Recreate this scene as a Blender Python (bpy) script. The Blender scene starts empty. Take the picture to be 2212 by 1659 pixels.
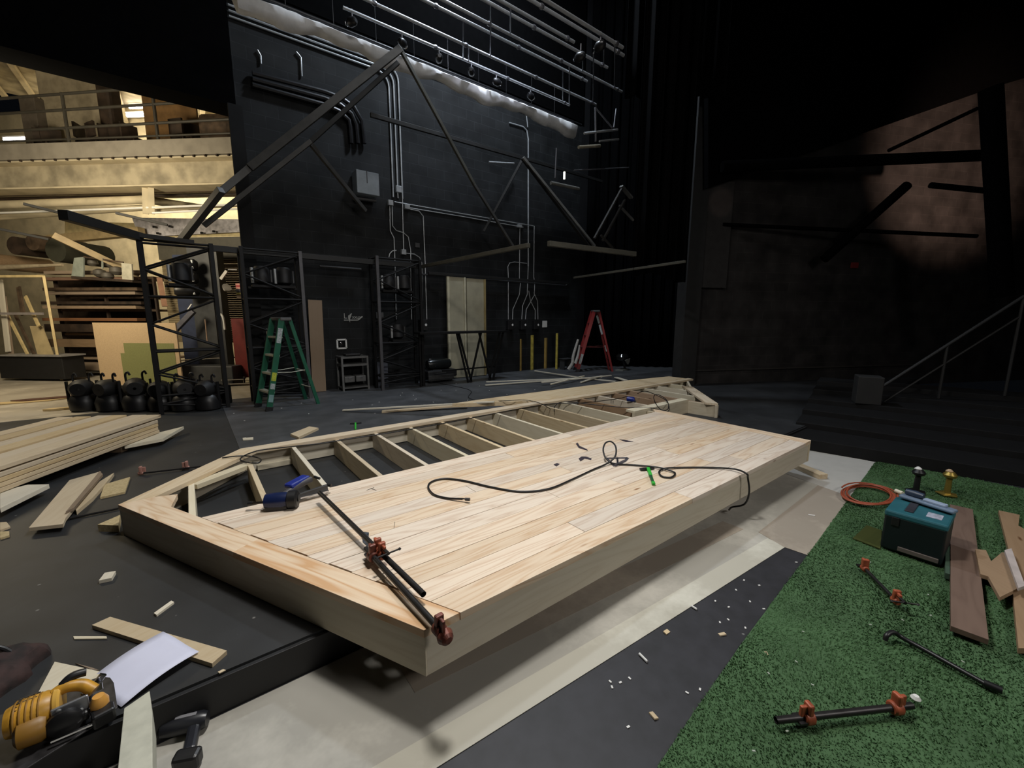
import bpy, bmesh, math, random
from math import sin, cos, pi, radians, atan2, hypot
from mathutils import Vector, Matrix, Euler
random.seed(7)
C = bpy.context.scene.collection
SC = bpy.context.scene
# ---------------- camera ----------------
F = 903.24; PITCH = .160816; ROLL = .00227; YAW = .914125; H = 1.453
_f = Vector((0, cos(PITCH), -sin(PITCH))); _r = Vector((1, 0, 0)); _u = _r.cross(_f)
_a = _r*cos(ROLL)+_u*sin(ROLL); _b = _u*cos(ROLL)-_r*sin(ROLL)
_M = Matrix(((sin(YAW), cos(YAW), 0), (-cos(YAW), sin(YAW), 0), (0, 0, 1)))
RT, UP, FW = _M @ _a, _M @ _b, _M @ _f
cam_d = bpy.data.cameras.new('camera'); cam = bpy.data.objects.new('camera', cam_d); C.objects.link(cam)
cam_d.sensor_fit = 'HORIZONTAL'; cam_d.sensor_width = 36; cam_d.lens = 36*F/2212; cam_d.clip_start = .02; cam_d.clip_end = 200
m = Matrix.Identity(4)
for i in range(3): m[i][0] = RT[i]; m[i][1] = UP[i]; m[i][2] = -FW[i]
m[2][3] = H; cam.matrix_world = m
SC.camera = cam
# ---------------- world, exposure, lights ----------------
w = bpy.data.worlds.new('world'); SC.world = w; w.use_nodes = True
w.node_tree.nodes['Background'].inputs[0].default_value = (.5, .6, .8, 1); w.node_tree.nodes['Background'].inputs[1].default_value = .0035
SC.view_settings.view_transform = 'Standard'; SC.view_settings.look = 'None'; SC.view_settings.gamma = 1
SC.view_settings.use_curve_mapping = False; SC.view_settings.exposure = -0.08
def area(name, loc, tgt, size, power, col, sy=None, spread=None):
    d = bpy.data.lights.new(name, 'AREA'); d.energy = power; d.color = col; d.size = size
    if sy: d.shape = 'RECTANGLE'; d.size_y = sy
    if spread: d.spread = radians(spread)
    o = bpy.data.objects.new(name, d); C.objects.link(o); o.location = loc
    o.rotation_euler = (Vector(tgt)-Vector(loc)).to_track_quat('-Z', 'Y').to_euler(); return o
def spot(name, loc, tgt, power, col, ang, blend=.3, rad=.1):
    d = bpy.data.lights.new(name, 'SPOT'); d.energy = power; d.color = col; d.spot_size = radians(ang); d.spot_blend = blend; d.shadow_soft_size = rad
    o = bpy.data.objects.new(name, d); C.objects.link(o); o.location = loc
    o.rotation_euler = (Vector(tgt)-Vector(loc)).to_track_quat('-Z', 'Y').to_euler(); return o
area('work_light', (1.3, 2.0, 4.3), (1.3, 2.2, 0), .45, 135, (1, .97, .92))
area('stage_light_wash', (2.6, 3.6, 7.8), (2.6, 3.8, 0), 1.2, 75, (1, .97, .93))
area('house_light', (3.3, -3.0, 3.9), (2.4, 1.4, 0), 1.1, 100, (1, .95, .90))
area('fly_light', (5.0, 6.4, 9.6), (5.4, 7.2, 5.8), .6, 380, (.78, .88, 1))
spot('wall_wash', (5.0, 6.3, 6.9), (5.2, 8.69, 5.5), 75, (.80, .84, 1), 88, .5, .15)
spot('pillar_spot', (6.6, 1.2, 3.0), (8.85, 4.55, 3.75), 45, (1, .70, .58), 9, .5, .05)
spot('house_spot', (12.2, -.6, 4.2), (14.2, 2.0, 5.0), 420, (1, .66, .50), 84, .7, .05)
area('shop_light_left', (-1.6, 17.0, 6.4), (.8, 19.6, 5.4), 2.0, 420, (1, .86, .60))
area('shop_light_front', (-2.6, 9.35, 3.4), (-2.0, 11.2, 4.2), 1.2, 185, (1, .86, .62))
area('shop_light_low', (-3.0, 10.0, 3.75), (-2.0, 10.6, 0), 1.2, 115, (1, .84, .58))

# ---------------- pixel rays onto real planes ----------------
def ray(x, y): return FW+RT*((x-1106)/F)-UP*((y-829.5)/F)
O = Vector((0, 0, H))
def onz(x, y, z=0.0):
    d = ray(x, y); return O+d*((z-H)/d.z)
def ony(x, y, Y): d = ray(x, y); return O+d*(Y/d.y)
def onx(x, y, X): d = ray(x, y); return O+d*(X/d.x)
SN = Vector((.670, .742, 0))           # normal of the scene shop's own grid
def ons(x, y, D): d = ray(x, y); return O+d*(D/d.dot(SN))
HF = Vector((FW.x, FW.y, 0)).normalized()
def ond(x, y, D): d = ray(x, y); return O+d*(D/d.dot(HF))
WP = Vector((8.46, 4.81, 0)); WD = Vector((.901, -.434, 0)); WN = Vector((.434, .901, 0))
def onw(x, y, off=0.0): d = ray(x, y); return O+d*((WP.dot(WN)-off-O.dot(WN))/d.dot(WN))

# ---------------- materials ----------------
MT = {}
def _mat(name):
    m = bpy.data.materials.new(name); m.use_nodes = True; nt = m.node_tree; b = nt.nodes['Principled BSDF']; return m, nt, b
def N(nt, t, **k):
    n = nt.nodes.new(t)
    for a, v in k.items():
        if a in n.inputs: n.inputs[a].default_value = v
        else: setattr(n, a, v)
    return n
def L(nt, a, b): nt.links.new(a, b)
def mat(name, col, rough=.6, metal=0.0, var=.15, scale=8.0, bump=0.0, col2=None, spec=.5):
    if name in MT: return MT[name]
    m, nt, b = _mat(name); tc = N(nt, 'ShaderNodeTexCoord'); no = N(nt, 'ShaderNodeTexNoise'); no.inputs['Scale'].default_value = scale; no.inputs['Detail'].default_value = 4
    L(nt, tc.outputs['Object'], no.inputs['Vector']); rp = N(nt, 'ShaderNodeValToRGB')
    c = Vector(col); c2 = Vector(col2) if col2 else c*(1-var*1.6)
    rp.color_ramp.elements[0].position = .32; rp.color_ramp.elements[0].color = (*c2, 1)
    rp.color_ramp.elements[1].position = .62; rp.color_ramp.elements[1].color = (*c, 1)
    L(nt, no.outputs['Fac'], rp.inputs['Fac']); L(nt, rp.outputs['Color'], b.inputs['Base Color'])
    b.inputs['Roughness'].default_value = rough; b.inputs['Metallic'].default_value = metal; b.inputs['Specular IOR Level'].default_value = spec
    if bump:
        bp = N(nt, 'ShaderNodeBump'); bp.inputs['Strength'].default_value = bump; bp.inputs['Distance'].default_value = .01
        L(nt, no.outputs['Fac'], bp.inputs['Height']); L(nt, bp.outputs['Normal'], b.inputs['Normal'])
    MT[name] = m; return m
def wood(name, base, dark, k=1.0, rough=.6, var=.18, knots=True, grain=.5):
    if name in MT: return MT[name]
    m, nt, b = _mat(name); tc = N(nt, 'ShaderNodeTexCoord'); oi = N(nt, 'ShaderNodeObjectInfo')
    mp = N(nt, 'ShaderNodeMapping'); mp.inputs['Scale'].default_value = (.9*k, 9*k, 9*k); L(nt, tc.outputs['Object'], mp.inputs['Vector'])
    mu = N(nt, 'ShaderNodeMath', operation='MULTIPLY'); mu.inputs[1].default_value = 53.0; L(nt, oi.outputs['Random'], mu.inputs[0])
    cb = N(nt, 'ShaderNodeCombineXYZ'); L(nt, mu.outputs[0], cb.inputs[0]); L(nt, mu.outputs[0], cb.inputs[1])
    ad = N(nt, 'ShaderNodeVectorMath', operation='ADD'); L(nt, mp.outputs[0], ad.inputs[0]); L(nt, cb.outputs[0], ad.inputs[1])
    n1 = N(nt, 'ShaderNodeTexNoise'); n1.inputs['Scale'].default_value = .8; n1.inputs['Detail'].default_value = 2.5; n1.inputs['Distortion'].default_value = .4
    L(nt, ad.outputs[0], n1.inputs['Vector'])
    m1 = N(nt, 'ShaderNodeMath', operation='MULTIPLY'); m1.inputs[1].default_value = 17; L(nt, n1.outputs['Fac'], m1.inputs[0])
    pp = N(nt, 'ShaderNodeMath', operation='PINGPONG'); pp.inputs[1].default_value = 1; L(nt, m1.outputs[0], pp.inputs[0])
    pw = N(nt, 'ShaderNodeMath', operation='POWER'); pw.inputs[1].default_value = 2.0; L(nt, pp.outputs[0], pw.inputs[0])
    mp2 = N(nt, 'ShaderNodeMapping'); mp2.inputs['Scale'].default_value = (1.5, 60, 60); L(nt, tc.outputs['Object'], mp2.inputs['Vector'])
    n2 = N(nt, 'ShaderNodeTexNoise'); n2.inputs['Scale'].default_value = 1.2; n2.inputs['Detail'].default_value = 3; L(nt, mp2.outputs[0], n2.inputs['Vector'])
    m2 = N(nt, 'ShaderNodeMath', operation='MULTIPLY_ADD'); m2.inputs[1].default_value = grain; L(nt, pw.outputs[0], m2.inputs[0])
    m3 = N(nt, 'ShaderNodeMath', operation='MULTIPLY'); m3.inputs[1].default_value = grain*.7; L(nt, n2.outputs['Fac'], m3.inputs[0]); L(nt, m3.outputs[0], m2.inputs[2])
    mx = N(nt, 'ShaderNodeMix', data_type='RGBA'); mx.inputs[6].default_value = (*base, 1); mx.inputs[7].default_value = (*dark, 1); L(nt, m2.outputs[0], mx.inputs[0])
    out = mx.outputs[2]
    if knots:
        mk = N(nt, 'ShaderNodeMapping'); mk.inputs['Scale'].default_value = (1.0, 4.5, 4.5); L(nt, ad.outputs[0], mk.inputs['Vector'])
        mk.inputs['Scale'].default_value = (1.1, .45, .45)
        vo = N(nt, 'ShaderNodeTexVoronoi'); vo.inputs['Scale'].default_value = 1.5; L(nt, mk.outputs[0], vo.inputs['Vector'])
        kr = N(nt, 'ShaderNodeValToRGB'); kr.color_ramp.elements[0].position = .025; kr.color_ramp.elements[0].color = (1, 1, 1, 1); kr.color_ramp.elements[1].position = .075; kr.color_ramp.elements[1].color = (0, 0, 0, 1)
        L(nt, vo.outputs['Distance'], kr.inputs['Fac'])
        mx2 = N(nt, 'ShaderNodeMix', data_type='RGBA'); mx2.inputs[7].default_value = (dark[0]*.5, dark[1]*.4, dark[2]*.35, 1); L(nt, kr.outputs['Color'], mx2.inputs[0]); L(nt, out, mx2.inputs[6]); out = mx2.outputs[2]
    hs = N(nt, 'ShaderNodeHueSaturation'); mr = N(nt, 'ShaderNodeMapRange'); mr.inputs[3].default_value = 1-var; mr.inputs[4].default_value = 1+var*.5
    L(nt, oi.outputs['Random'], mr.inputs[0]); L(nt, mr.outputs[0], hs.inputs['Value'])
    mr2 = N(nt, 'ShaderNodeMapRange'); mr2.inputs[3].default_value = .75; mr2.inputs[4].default_value = 1.25
    fr = N(nt, 'ShaderNodeMath', operation='FRACT'); L(nt, mu.outputs[0], fr.inputs[0]); L(nt, fr.outputs[0], mr2.inputs[0]); L(nt, mr2.outputs[0], hs.inputs['Saturation'])
    L(nt, out, hs.inputs['Color']); L(nt, hs.outputs[0], b.inputs['Base Color']); b.inputs['Roughness'].default_value = rough
    b.inputs['Specular IOR Level'].default_value = .3
    MT[name] = m; return m
def emis(name, col, s):
    if name in MT: return MT[name]
    m, nt, b = _mat(name); b.inputs['Base Color'].default_value = (*col, 1); b.inputs['Emission Color'].default_value = (*col, 1); b.inputs['Emission Strength'].default_value = s
    MT[name] = m; return m

# ---------------- mesh building ----------------
class MB:
    def __init__(s): s.v = []; s.f = []
    def add(s, vs, fs):
        n = len(s.v); s.v += [Vector(v) for v in vs]; s.f += [tuple(i+n for i in f) for f in fs]; return s
    def box(s, c, d, rz=0.0, M=None):
        x, y, z = d[0]/2, d[1]/2, d[2]/2
        vs = [Vector((a*x, b*y, e*z)) for a in (-1, 1) for b in (-1, 1) for e in (-1, 1)]
        R = M if M is not None else Matrix.Rotation(rz, 3, 'Z')
        vs = [R @ v+Vector(c) for v in vs]
        return s.add(vs, [(0, 1, 3, 2), (4, 6, 7, 5), (0, 4, 5, 1), (2, 3, 7, 6), (0, 2, 6, 4), (1, 5, 7, 3)])
    def bar(s, p, q, w, h, up=(0, 0, 1)):
        p, q = Vector(p), Vector(q); x = (q-p).normalized(); up = Vector(up)
        if abs(x.dot(up)) > .98: up = Vector((0, 1, 0))
        y = up.cross(x).normalized(); z = x.cross(y)
        return s.box((p+q)/2, ((q-p).length, w, h), M=Matrix((x, y, z)).transposed())
    def tube(s, pts, r, n=10, cap=True, r2=None):
        pts = [Vector(p) for p in pts]; k = len(pts); rings = []
        t0 = (pts[1]-pts[0]).normalized(); ref = Vector((0, 0, 1)) if abs(t0.z) < .9 else Vector((0, 1, 0))
        u = ref.cross(t0).normalized()
        vs = []
        for i, p in enumerate(pts):
            t = (pts[min(i+1, k-1)]-pts[max(i-1, 0)]).normalized(); u = (u-t*u.dot(t)).normalized(); v = t.cross(u)
            rr = r if r2 is None else r+(r2-r)*i/(k-1)
            vs += [p+(u*cos(2*pi*j/n)+v*sin(2*pi*j/n))*rr for j in range(n)]
        fs = [(i*n+j, i*n+(j+1) % n, (i+1)*n+(j+1) % n, (i+1)*n+j) for i in range(k-1) for j in range(n)]
        if cap: fs += [tuple(range(n-1, -1, -1)), tuple((k-1)*n+j for j in range(n))]
        return s.add(vs, fs)
    def lathe(s, prof, c=(0, 0, 0), n=20, M=None):
        vs = []; c = Vector(c)
        for r, z in prof:
            for j in range(n):
                v = Vector((r*cos(2*pi*j/n), r*sin(2*pi*j/n), z)); vs.append((M @ v if M is not None else v)+c)
        k = len(prof); fs = [(i*n+j, i*n+(j+1) % n, (i+1)*n+(j+1) % n, (i+1)*n+j) for i in range(k-1) for j in range(n)]
        fs += [tuple(range(n-1, -1, -1)), tuple((k-1)*n+j for j in range(n))]
        return s.add(vs, fs)
    def prism(s, poly, z0, z1):
        n = len(poly); ar = sum(poly[i][0]*poly[(i+1) % n][1]-poly[(i+1) % n][0]*poly[i][1] for i in range(n))
        if ar < 0: poly = poly[::-1]
        vs = [Vector((p[0], p[1], z0)) for p in poly]+[Vector((p[0], p[1], z1)) for p in poly]
        return s.add(vs, [tuple(range(n-1, -1, -1)), tuple(range(n, 2*n))]+[(i, (i+1) % n, n+(i+1) % n, n+i) for i in range(n)])
    def slab(s, pts, th):   # any planar 3D polygon given a thickness
        pts = [Vector(p) for p in pts]; nr = (pts[1]-pts[0]).cross(pts[2]-pts[0]).normalized()*th; n = len(pts)
        return s.add(pts+[p+nr for p in pts], [tuple(range(n-1, -1, -1)), tuple(range(n, 2*n))]+[(i, (i+1) % n, n+(i+1) % n, n+i) for i in range(n)])
    def build(s, name, m, parent=None, M=None, smooth=False, bevel=0.0, world=False, **tg):
        vs = s.v
        if parent is not None and world: I = wm(parent).inverted(); vs = [I @ v for v in vs]
        if M is not None: I = M.inverted(); vs = [I @ v for v in vs]
        me = bpy.data.meshes.new(name); me.from_pydata([tuple(v) for v in vs], [], s.f); me.update()
        if m: me.materials.append(m)
        if smooth:
            for p in me.polygons: p.use_smooth = True
            try: me.set_sharp_from_angle(angle=radians(40))
            except Exception: pass
        o = bpy.data.objects.new(name, me); C.objects.link(o)
        if parent is not None: o.parent = parent
        if M is not None: o.matrix_basis = M
        if bevel:
            b = o.modifiers.new('bevel', 'BEVEL'); b.width = bevel; b.segments = 2; b.limit_method = 'ANGLE'; b.angle_limit = radians(40)
        return tag(o, **tg) if tg else o
def wm(o):
    M = Matrix.Identity(4)
    while o is not None: M = o.matrix_basis @ M; o = o.parent
    return M
def tag(o, label=None, cat=None, group=None, kind=None):
    if label: o['label'] = label
    if cat: o['category'] = cat
    if group: o['group'] = group
    if kind: o['kind'] = kind
    return o
def thing(name, label, cat, loc=(0, 0, 0), rz=0.0, group=None, rot=None):
    o = bpy.data.objects.new(name, None); C.objects.link(o); o.empty_display_size = .05; o.location = loc
    o.rotation_euler = rot if rot else (0, 0, rz)
    return tag(o, label, cat, group)
def copy_tree(o, parent=None):
    c = o.copy(); C.objects.link(c); c.parent = parent
    for ch in list(o.children): copy_tree(ch, c)
    return c
def board(name, a, b, w, t, m, parent=None, up=(0, 0, 1), bevel=.002, **tg):
    # a plank whose local x runs along the grain from a to b (centre line), w wide, t thick
    a, b = Vector(a), Vector(b); x = (b-a).normalized(); up = Vector(up)
    if abs(x.dot(up)) > .98: up = Vector((0, 1, 0))
    y = up.cross(x).normalized(); z = x.cross(y); M = Matrix((x, y, z)).transposed().to_4x4(); M.translation = (a+b)/2
    mb = MB().box((0, 0, 0), ((b-a).length, w, t))
    if parent is not None: M = wm(parent).inverted() @ M
    o = mb.build(name, m, parent, bevel=bevel, **tg); o.matrix_basis = M; return o
def plank(name, poly, z0, z1, ang, m, parent=None, bevel=.0015, **tg):
    # plank with an arbitrary outline seen from above; ang = grain direction
    cx = sum(p[0] for p in poly)/len(poly); cy = sum(p[1] for p in poly)/len(poly); c, s = cos(-ang), sin(-ang)
    pl = [((p[0]-cx)*c-(p[1]-cy)*s, (p[0]-cx)*s+(p[1]-cy)*c) for p in poly]
    M = Matrix.Translation((cx, cy, (z0+z1)/2)) @ Matrix.Rotation(ang, 4, 'Z')
    if parent is not None: M = wm(parent).inverted() @ M
    o = MB().prism(pl, -(z1-z0)/2, (z1-z0)/2).build(name, m, parent, bevel=bevel, **tg); o.matrix_basis = M; return o
def smoothpath(pts, n=8):
    P = [Vector(p) for p in pts]; P = [P[0]*2-P[1]]+P+[P[-1]*2-P[-2]]; out = []
    for i in range(1, len(P)-2):
        a, b, c, d = P[i-1:i+3]
        for k in range(n):
            t = k/n; out.append(.5*((2*b)+(c-a)*t+(2*a-5*b+4*c-d)*t*t+(3*b-a-3*c+d)*t**3))
    out.append(P[-2]); return out

PINE = wood('pine', (.74, .63, .47), (.58, .43, .26))
DECK = wood('deck_board', (.78, .675, .545), (.55, .38, .25), var=.12, grain=.52)
GRAINY = wood('bold_grain_pine', (.78, .66, .50), (.60, .37, .20), k=.6, grain=.85, var=.05)
RIM = wood('framing_lumber', (.64, .58, .46), (.50, .42, .30), grain=.35)
JOIST = wood('joist_lumber', (.70, .60, .44), (.52, .40, .26), grain=.35)
PALE = wood('pale_wood', (.72, .66, .52), (.60, .52, .36), grain=.3, knots=False)
WEATH = wood('dull_wood', (.30, .22, .15), (.20, .14, .09), grain=.4)
BLACK = mat('black_paint', (.012, .012, .013), .55)
BMETAL = mat('black_metal', (.016, .016, .018), .38, .3)
GALV = mat('galvanised_steel', (.50, .52, .53), .40, .35)
CHROME = mat('chrome', (.7, .7, .72), .15, 1)
WHITE = mat('white_plastic', (.75, .75, .73), .5, var=.05)
ORANGE = mat('orange_paint', (.42, .10, .045), .5, .1, var=.3, scale=30)
RUBBER = mat('black_rubber', (.010, .010, .011), .42)
DGREY = mat('dark_grey_metal', (.07, .07, .072), .5, .4)
# ================= STRUCTURE =================
def floor_mat(name, c, c2, sc=3, rough=.55, specks=True):
    m = mat(name, c, rough, var=.2, scale=sc, col2=c2)
    nt = m.node_tree; b = nt.nodes['Principled BSDF']
    src = b.inputs['Base Color'].links[0].from_socket; tc = N(nt, 'ShaderNodeTexCoord')
    n = N(nt, 'ShaderNodeTexNoise'); n.inputs['Scale'].default_value = 1.1; n.inputs['Detail'].default_value = 6; n.inputs['Roughness'].default_value = .7; L(nt, tc.outputs['Object'], n.inputs['Vector'])
    r = N(nt, 'ShaderNodeValToRGB'); r.color_ramp.elements[0].position = .50; r.color_ramp.elements[0].color = (0, 0, 0, 1); r.color_ramp.elements[1].position = .75; r.color_ramp.elements[1].color = (.45, .45, .45, 1)
    L(nt, n.outputs['Fac'], r.inputs['Fac'])
    mx = N(nt, 'ShaderNodeMix', data_type='RGBA'); L(nt, r.outputs[0], mx.inputs[0]); L(nt, src, mx.inputs[6]); mx.inputs[7].default_value = (min(c[0]*2.4, 1), min(c[1]*2.4, 1), min(c[2]*2.4, 1), 1)
    out = mx.outputs[2]
    if specks:
        v = N(nt, 'ShaderNodeTexVoronoi'); v.inputs['Scale'].default_value = 7; L(nt, tc.outputs['Object'], v.inputs['Vector'])
        r2 = N(nt, 'ShaderNodeValToRGB'); r2.color_ramp.elements[0].position = .03; r2.color_ramp.elements[0].color = (.6, .6, .6, 1); r2.color_ramp.elements[1].position = .06; r2.color_ramp.elements[1].color = (0, 0, 0, 1)
        L(nt, v.outputs['Distance'], r2.inputs['Fac'])
        mx2 = N(nt, 'ShaderNodeMix', data_type='RGBA'); L(nt, r2.outputs[0], mx2.inputs[0]); L(nt, out, mx2.inputs[6]); mx2.inputs[7].default_value = (.25, .25, .24, 1); out = mx2.outputs[2]
    L(nt, out, b.inputs['Base Color']); return m
STAGE = floor_mat('stage_floor', (.024, .0255, .0275), (.017, .018, .0195))
SHEET = floor_mat('stage_floor_sheet', (.066, .069, .074), (.044, .047, .050), specks=False)
PITB = floor_mat('pit_floor', (.022, .022, .027), (.015, .015, .018), 14, .6)
CONC = floor_mat('shop_floor', (.42, .38, .31), (.28, .25, .20), 1.2, .7, False)
SE = 1.93; LZ = -.17
def blk(name, lo, hi, m, **k):
    lo, hi = Vector(lo), Vector(hi); return MB().box((lo+hi)/2, hi-lo).build(name, m, kind='structure', **k)
blk('floor', (-9, SE, -.30), (14, 8.69, 0), STAGE)
blk('floor', (.33, 4.62, 0), (12, 8.69, .006), SHEET)
board('trim_1', (-9, SE-.012, -.09), (14, SE-.012, -.09), .16, .02, BLACK, up=(0, 1, 0), kind='structure')
blk('floor', (-4, -4, LZ-.2), (14, SE, LZ), PITB)
blk('floor', (-12, 8.69, -.30), (1.2, 22, -.002), CONC)
# concrete block wall painted black
m, nt, b = _mat('black_block_wall'); tc = N(nt, 'ShaderNodeTexCoord'); mp = N(nt, 'ShaderNodeMapping'); mp.inputs['Rotation'].default_value = (pi/2, 0, 0)
L(nt, tc.outputs['Object'], mp.inputs['Vector']); br = N(nt, 'ShaderNodeTexBrick'); br.inputs['Scale'].default_value = 1; br.inputs['Brick Width'].default_value = .4; br.inputs['Row Height'].default_value = .2
br.inputs['Mortar Size'].default_value = .005; br.inputs['Color1'].default_value = (.0125, .0135, .014, 1); br.inputs['Color2'].default_value = (.0088, .0096, .0102, 1); br.inputs['Mortar'].default_value = (.020, .022, .023, 1)
L(nt, mp.outputs[0], br.inputs['Vector']); no = N(nt, 'ShaderNodeTexNoise'); no.inputs['Scale'].default_value = 2.2; no.inputs['Detail'].default_value = 6; L(nt, tc.outputs['Object'], no.inputs['Vector'])
mx = N(nt, 'ShaderNodeMix', data_type='RGBA', blend_type='MULTIPLY'); mx.inputs[0].default_value = .7; L(nt, br.outputs['Color'], mx.inputs[6]); cr = N(nt, 'ShaderNodeValToRGB'); cr.color_ramp.elements[0].position = .3; cr.color_ramp.elements[0].color = (.35, .35, .35, 1); cr.color_ramp.elements[1].color = (2.0, 2.0, 2.0, 1); cr.color_ramp.elements[1].position = .75
L(nt, no.outputs['Fac'], cr.inputs['Fac']); L(nt, cr.outputs[0], mx.inputs[7]); L(nt, mx.outputs[2], b.inputs['Base Color']); b.inputs['Roughness'].default_value = .75; b.inputs['Specular IOR Level'].default_value = .25
bp = N(nt, 'ShaderNodeBump'); bp.inputs['Strength'].default_value = .35; bp.inputs['Distance'].default_value = .01; bp.invert = True; L(nt, br.outputs['Fac'], bp.inputs['Height']); L(nt, bp.outputs[0], b.inputs['Normal'])
BRICK = m
WY = 8.69
blk('wall_back', (.98, WY, -.3), (9.1, WY+.3, 11), BRICK)
VEL = mat('black_velour', (.0022, .0022, .0024), .95, spec=.03)
blk('wall_header', (-12, WY-.02, 4.83), (.98, WY+.5, 11), VEL)
blk('wall_black_backing', (.98, WY-.05, 6.66), (9.1, WY-.01, 11), VEL)  # black sheet added to keep the upper wall behind the battens dark
blk('trim_2', (.86, WY-.08, 0), (1.06, WY+.0, 4.83), mat('jamb_black', (.007, .007, .007), .7, spec=.2))
blk('ceiling', (-12, -6, 11), (24, WY+.3, 11.2), BLACK)
# auditorium side wall, turned away from the stage
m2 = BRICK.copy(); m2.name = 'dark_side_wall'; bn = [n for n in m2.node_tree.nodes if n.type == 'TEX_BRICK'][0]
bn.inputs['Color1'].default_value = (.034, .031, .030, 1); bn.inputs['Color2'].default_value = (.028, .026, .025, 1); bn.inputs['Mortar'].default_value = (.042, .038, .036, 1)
Mw = Matrix((WD, WN, Vector((0, 0, 1)))).transposed().to_4x4(); Mw.translation = WP
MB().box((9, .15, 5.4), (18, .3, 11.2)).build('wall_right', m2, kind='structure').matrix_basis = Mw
MB().box((-.1, -.06, 4), (.34, .32, 8.4)).build('trim_3', mat('pillar_paint', (.022, .022, .022), .6), kind='structure').matrix_basis = Mw
MB().box((.42, -.05, 3.1), (.62, .12, 2.1)).build('trim_4', mat('pillar_block', (.034, .032, .031), .7), kind='structure').matrix_basis = Mw
MB().box((3.2, -.02, .30), (6.0, .04, .03)).build('trim_5', mat('rail_strip', (.06, .055, .05), .4), kind='structure').matrix_basis = Mw
blk('wall_wing', (9.1, WY, -.3), (14, WY+.3, 11), BLACK)
blk('wall_wing_side', (13.7, 3.0, -.3), (14, WY, 11), BLACK)
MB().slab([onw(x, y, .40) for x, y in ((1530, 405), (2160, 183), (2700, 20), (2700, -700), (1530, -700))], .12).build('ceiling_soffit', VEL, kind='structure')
# ---------------- lower floor: paper, turf ----------------
PAPER = floor_mat('floor_paper', (.36, .345, .305), (.33, .315, .275), 1.5, .7, False)
PAPER2 = floor_mat('floor_paper_pale', (.46, .44, .37), (.43, .41, .34), 1.5, .7, False)
KRAFT = floor_mat('floor_paper_tan', (.31, .27, .22), (.285, .245, .20), 1.5, .7, False)
e0 = Vector((-.6, 1.256)); e1 = Vector((3.255, .991)); ed = (e1-e0)
def ept(t, o=0): p = e0+ed*t; return (p.x, p.y+o)
def sheet(poly, z0, z1, m, label): return MB().prism([tuple(p) for p in poly], LZ+z0, LZ+z1).build('floor_paper', m, label=label, cat='floor paper', group='paper sheets laid over the lower floor')
sheet([(-.9, SE-.03), (-.9, 1.36), ept(0, .10), ept(1, .10), (3.3, 1.07), (6.2, 1.15), (6.0, SE-.03)], 0, .002, PAPER, 'beige floor paper spread under the overhanging side of the deck')
sheet([ept(0), ept(1), ept(1, .13), ept(0, .13)], .002, .004, PAPER2, 'pale paper strip edging the black floor beside the turf')
sheet([(3.22, 1.00), (3.24, .80), (4.62, .88), (4.75, 1.24), (3.3, 1.2)], .0022, .0042, KRAFT, 'tan paper piece ending in a ragged edge beside the turf')
sheet([(4.62, .88), (6.05, .98), (5.80, 1.86), (4.9, 1.86)], .0025, .0045, mat('pale_grey_paper', (.44, .43, .40), .7, var=.04), 'wide off-white sheet beyond the deck corner')
sheet([ept(.32, .34), ept(1, .30), ept(1, .46), ept(.32, .50)], .0022, .0035, KRAFT, 'tan paper strip running alongside the deck')
# turf
GP = [onz(1420, 1659, LZ), onz(1500, 1540, LZ), onz(1600, 1395, LZ), onz(1745, 1200, LZ), onz(1890, 1000, LZ), onz(1905, 998, LZ), onz(2212, 1058, LZ), Vector((6.25, -.6, LZ)), Vector((2.0, -1.4, LZ)), Vector((.5, -.6, LZ)), Vector((1.0, .40, LZ))]
gp = [(p.x, p.y) for p in GP]
GM = mat('artificial_turf', (.062, .142, .052), .9, scale=3.2, col2=(.034, .088, .028))
MB().prism(gp, LZ, LZ+.008).build('turf_backing', mat('turf_backing', (.056, .122, .048), .9, scale=4), label='green backing sheet of the artificial turf on the lower floor', cat='turf')
def inside(x, y):
    r = False; n = len(gp)
    for i in range(n):
        x1, y1 = gp[i]; x2, y2 = gp[(i+1) % n]
        if (y1 > y) != (y2 > y) and x < (x2-x1)*(y-y1)/(y2-y1)+x1: r = not r
    return r
vs = []; fs = []; rg = random.Random(3)
import mathutils.noise as mn
cnt = 0
while cnt < 90000:
    x = 1.0+(rg.random()**1.7)*5.3; y = -.9+rg.random()*2.0
    if not inside(x, y): continue
    if y < -.15-.02*x and rg.random() < .8: continue
    nz = mn.noise(Vector((x*2.2, y*2.2, 0)))+.5*mn.noise(Vector((x*7, y*7, 3)))
    h = .009+.004*nz+rg.random()*.004; a = rg.random()*6.28; dx, dy = cos(a)*.0022*(1+x*.3), sin(a)*.0022*(1+x*.3)
    lx = .011*(mn.noise(Vector((x*1.5, y*1.5, 9)))*1.5+rg.uniform(-.8, .8)); ly = .011*(mn.noise(Vector((x*1.5, y*1.5, 19)))*1.5+rg.uniform(-.8, .8))
    n = len(vs); vs += [(x-dx, y-dy, LZ+.006), (x+dx, y+dy, LZ+.006), (x+lx, y+ly, LZ+.006+h)]; fs.append((n, n+1, n+2)); cnt += 1
g = MB(); g.v = [Vector(v) for v in vs]; g.f = fs
g.build('turf_blades', GM, label='short green artificial grass blades covering the lower floor', cat='turf', kind='stuff')

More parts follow.
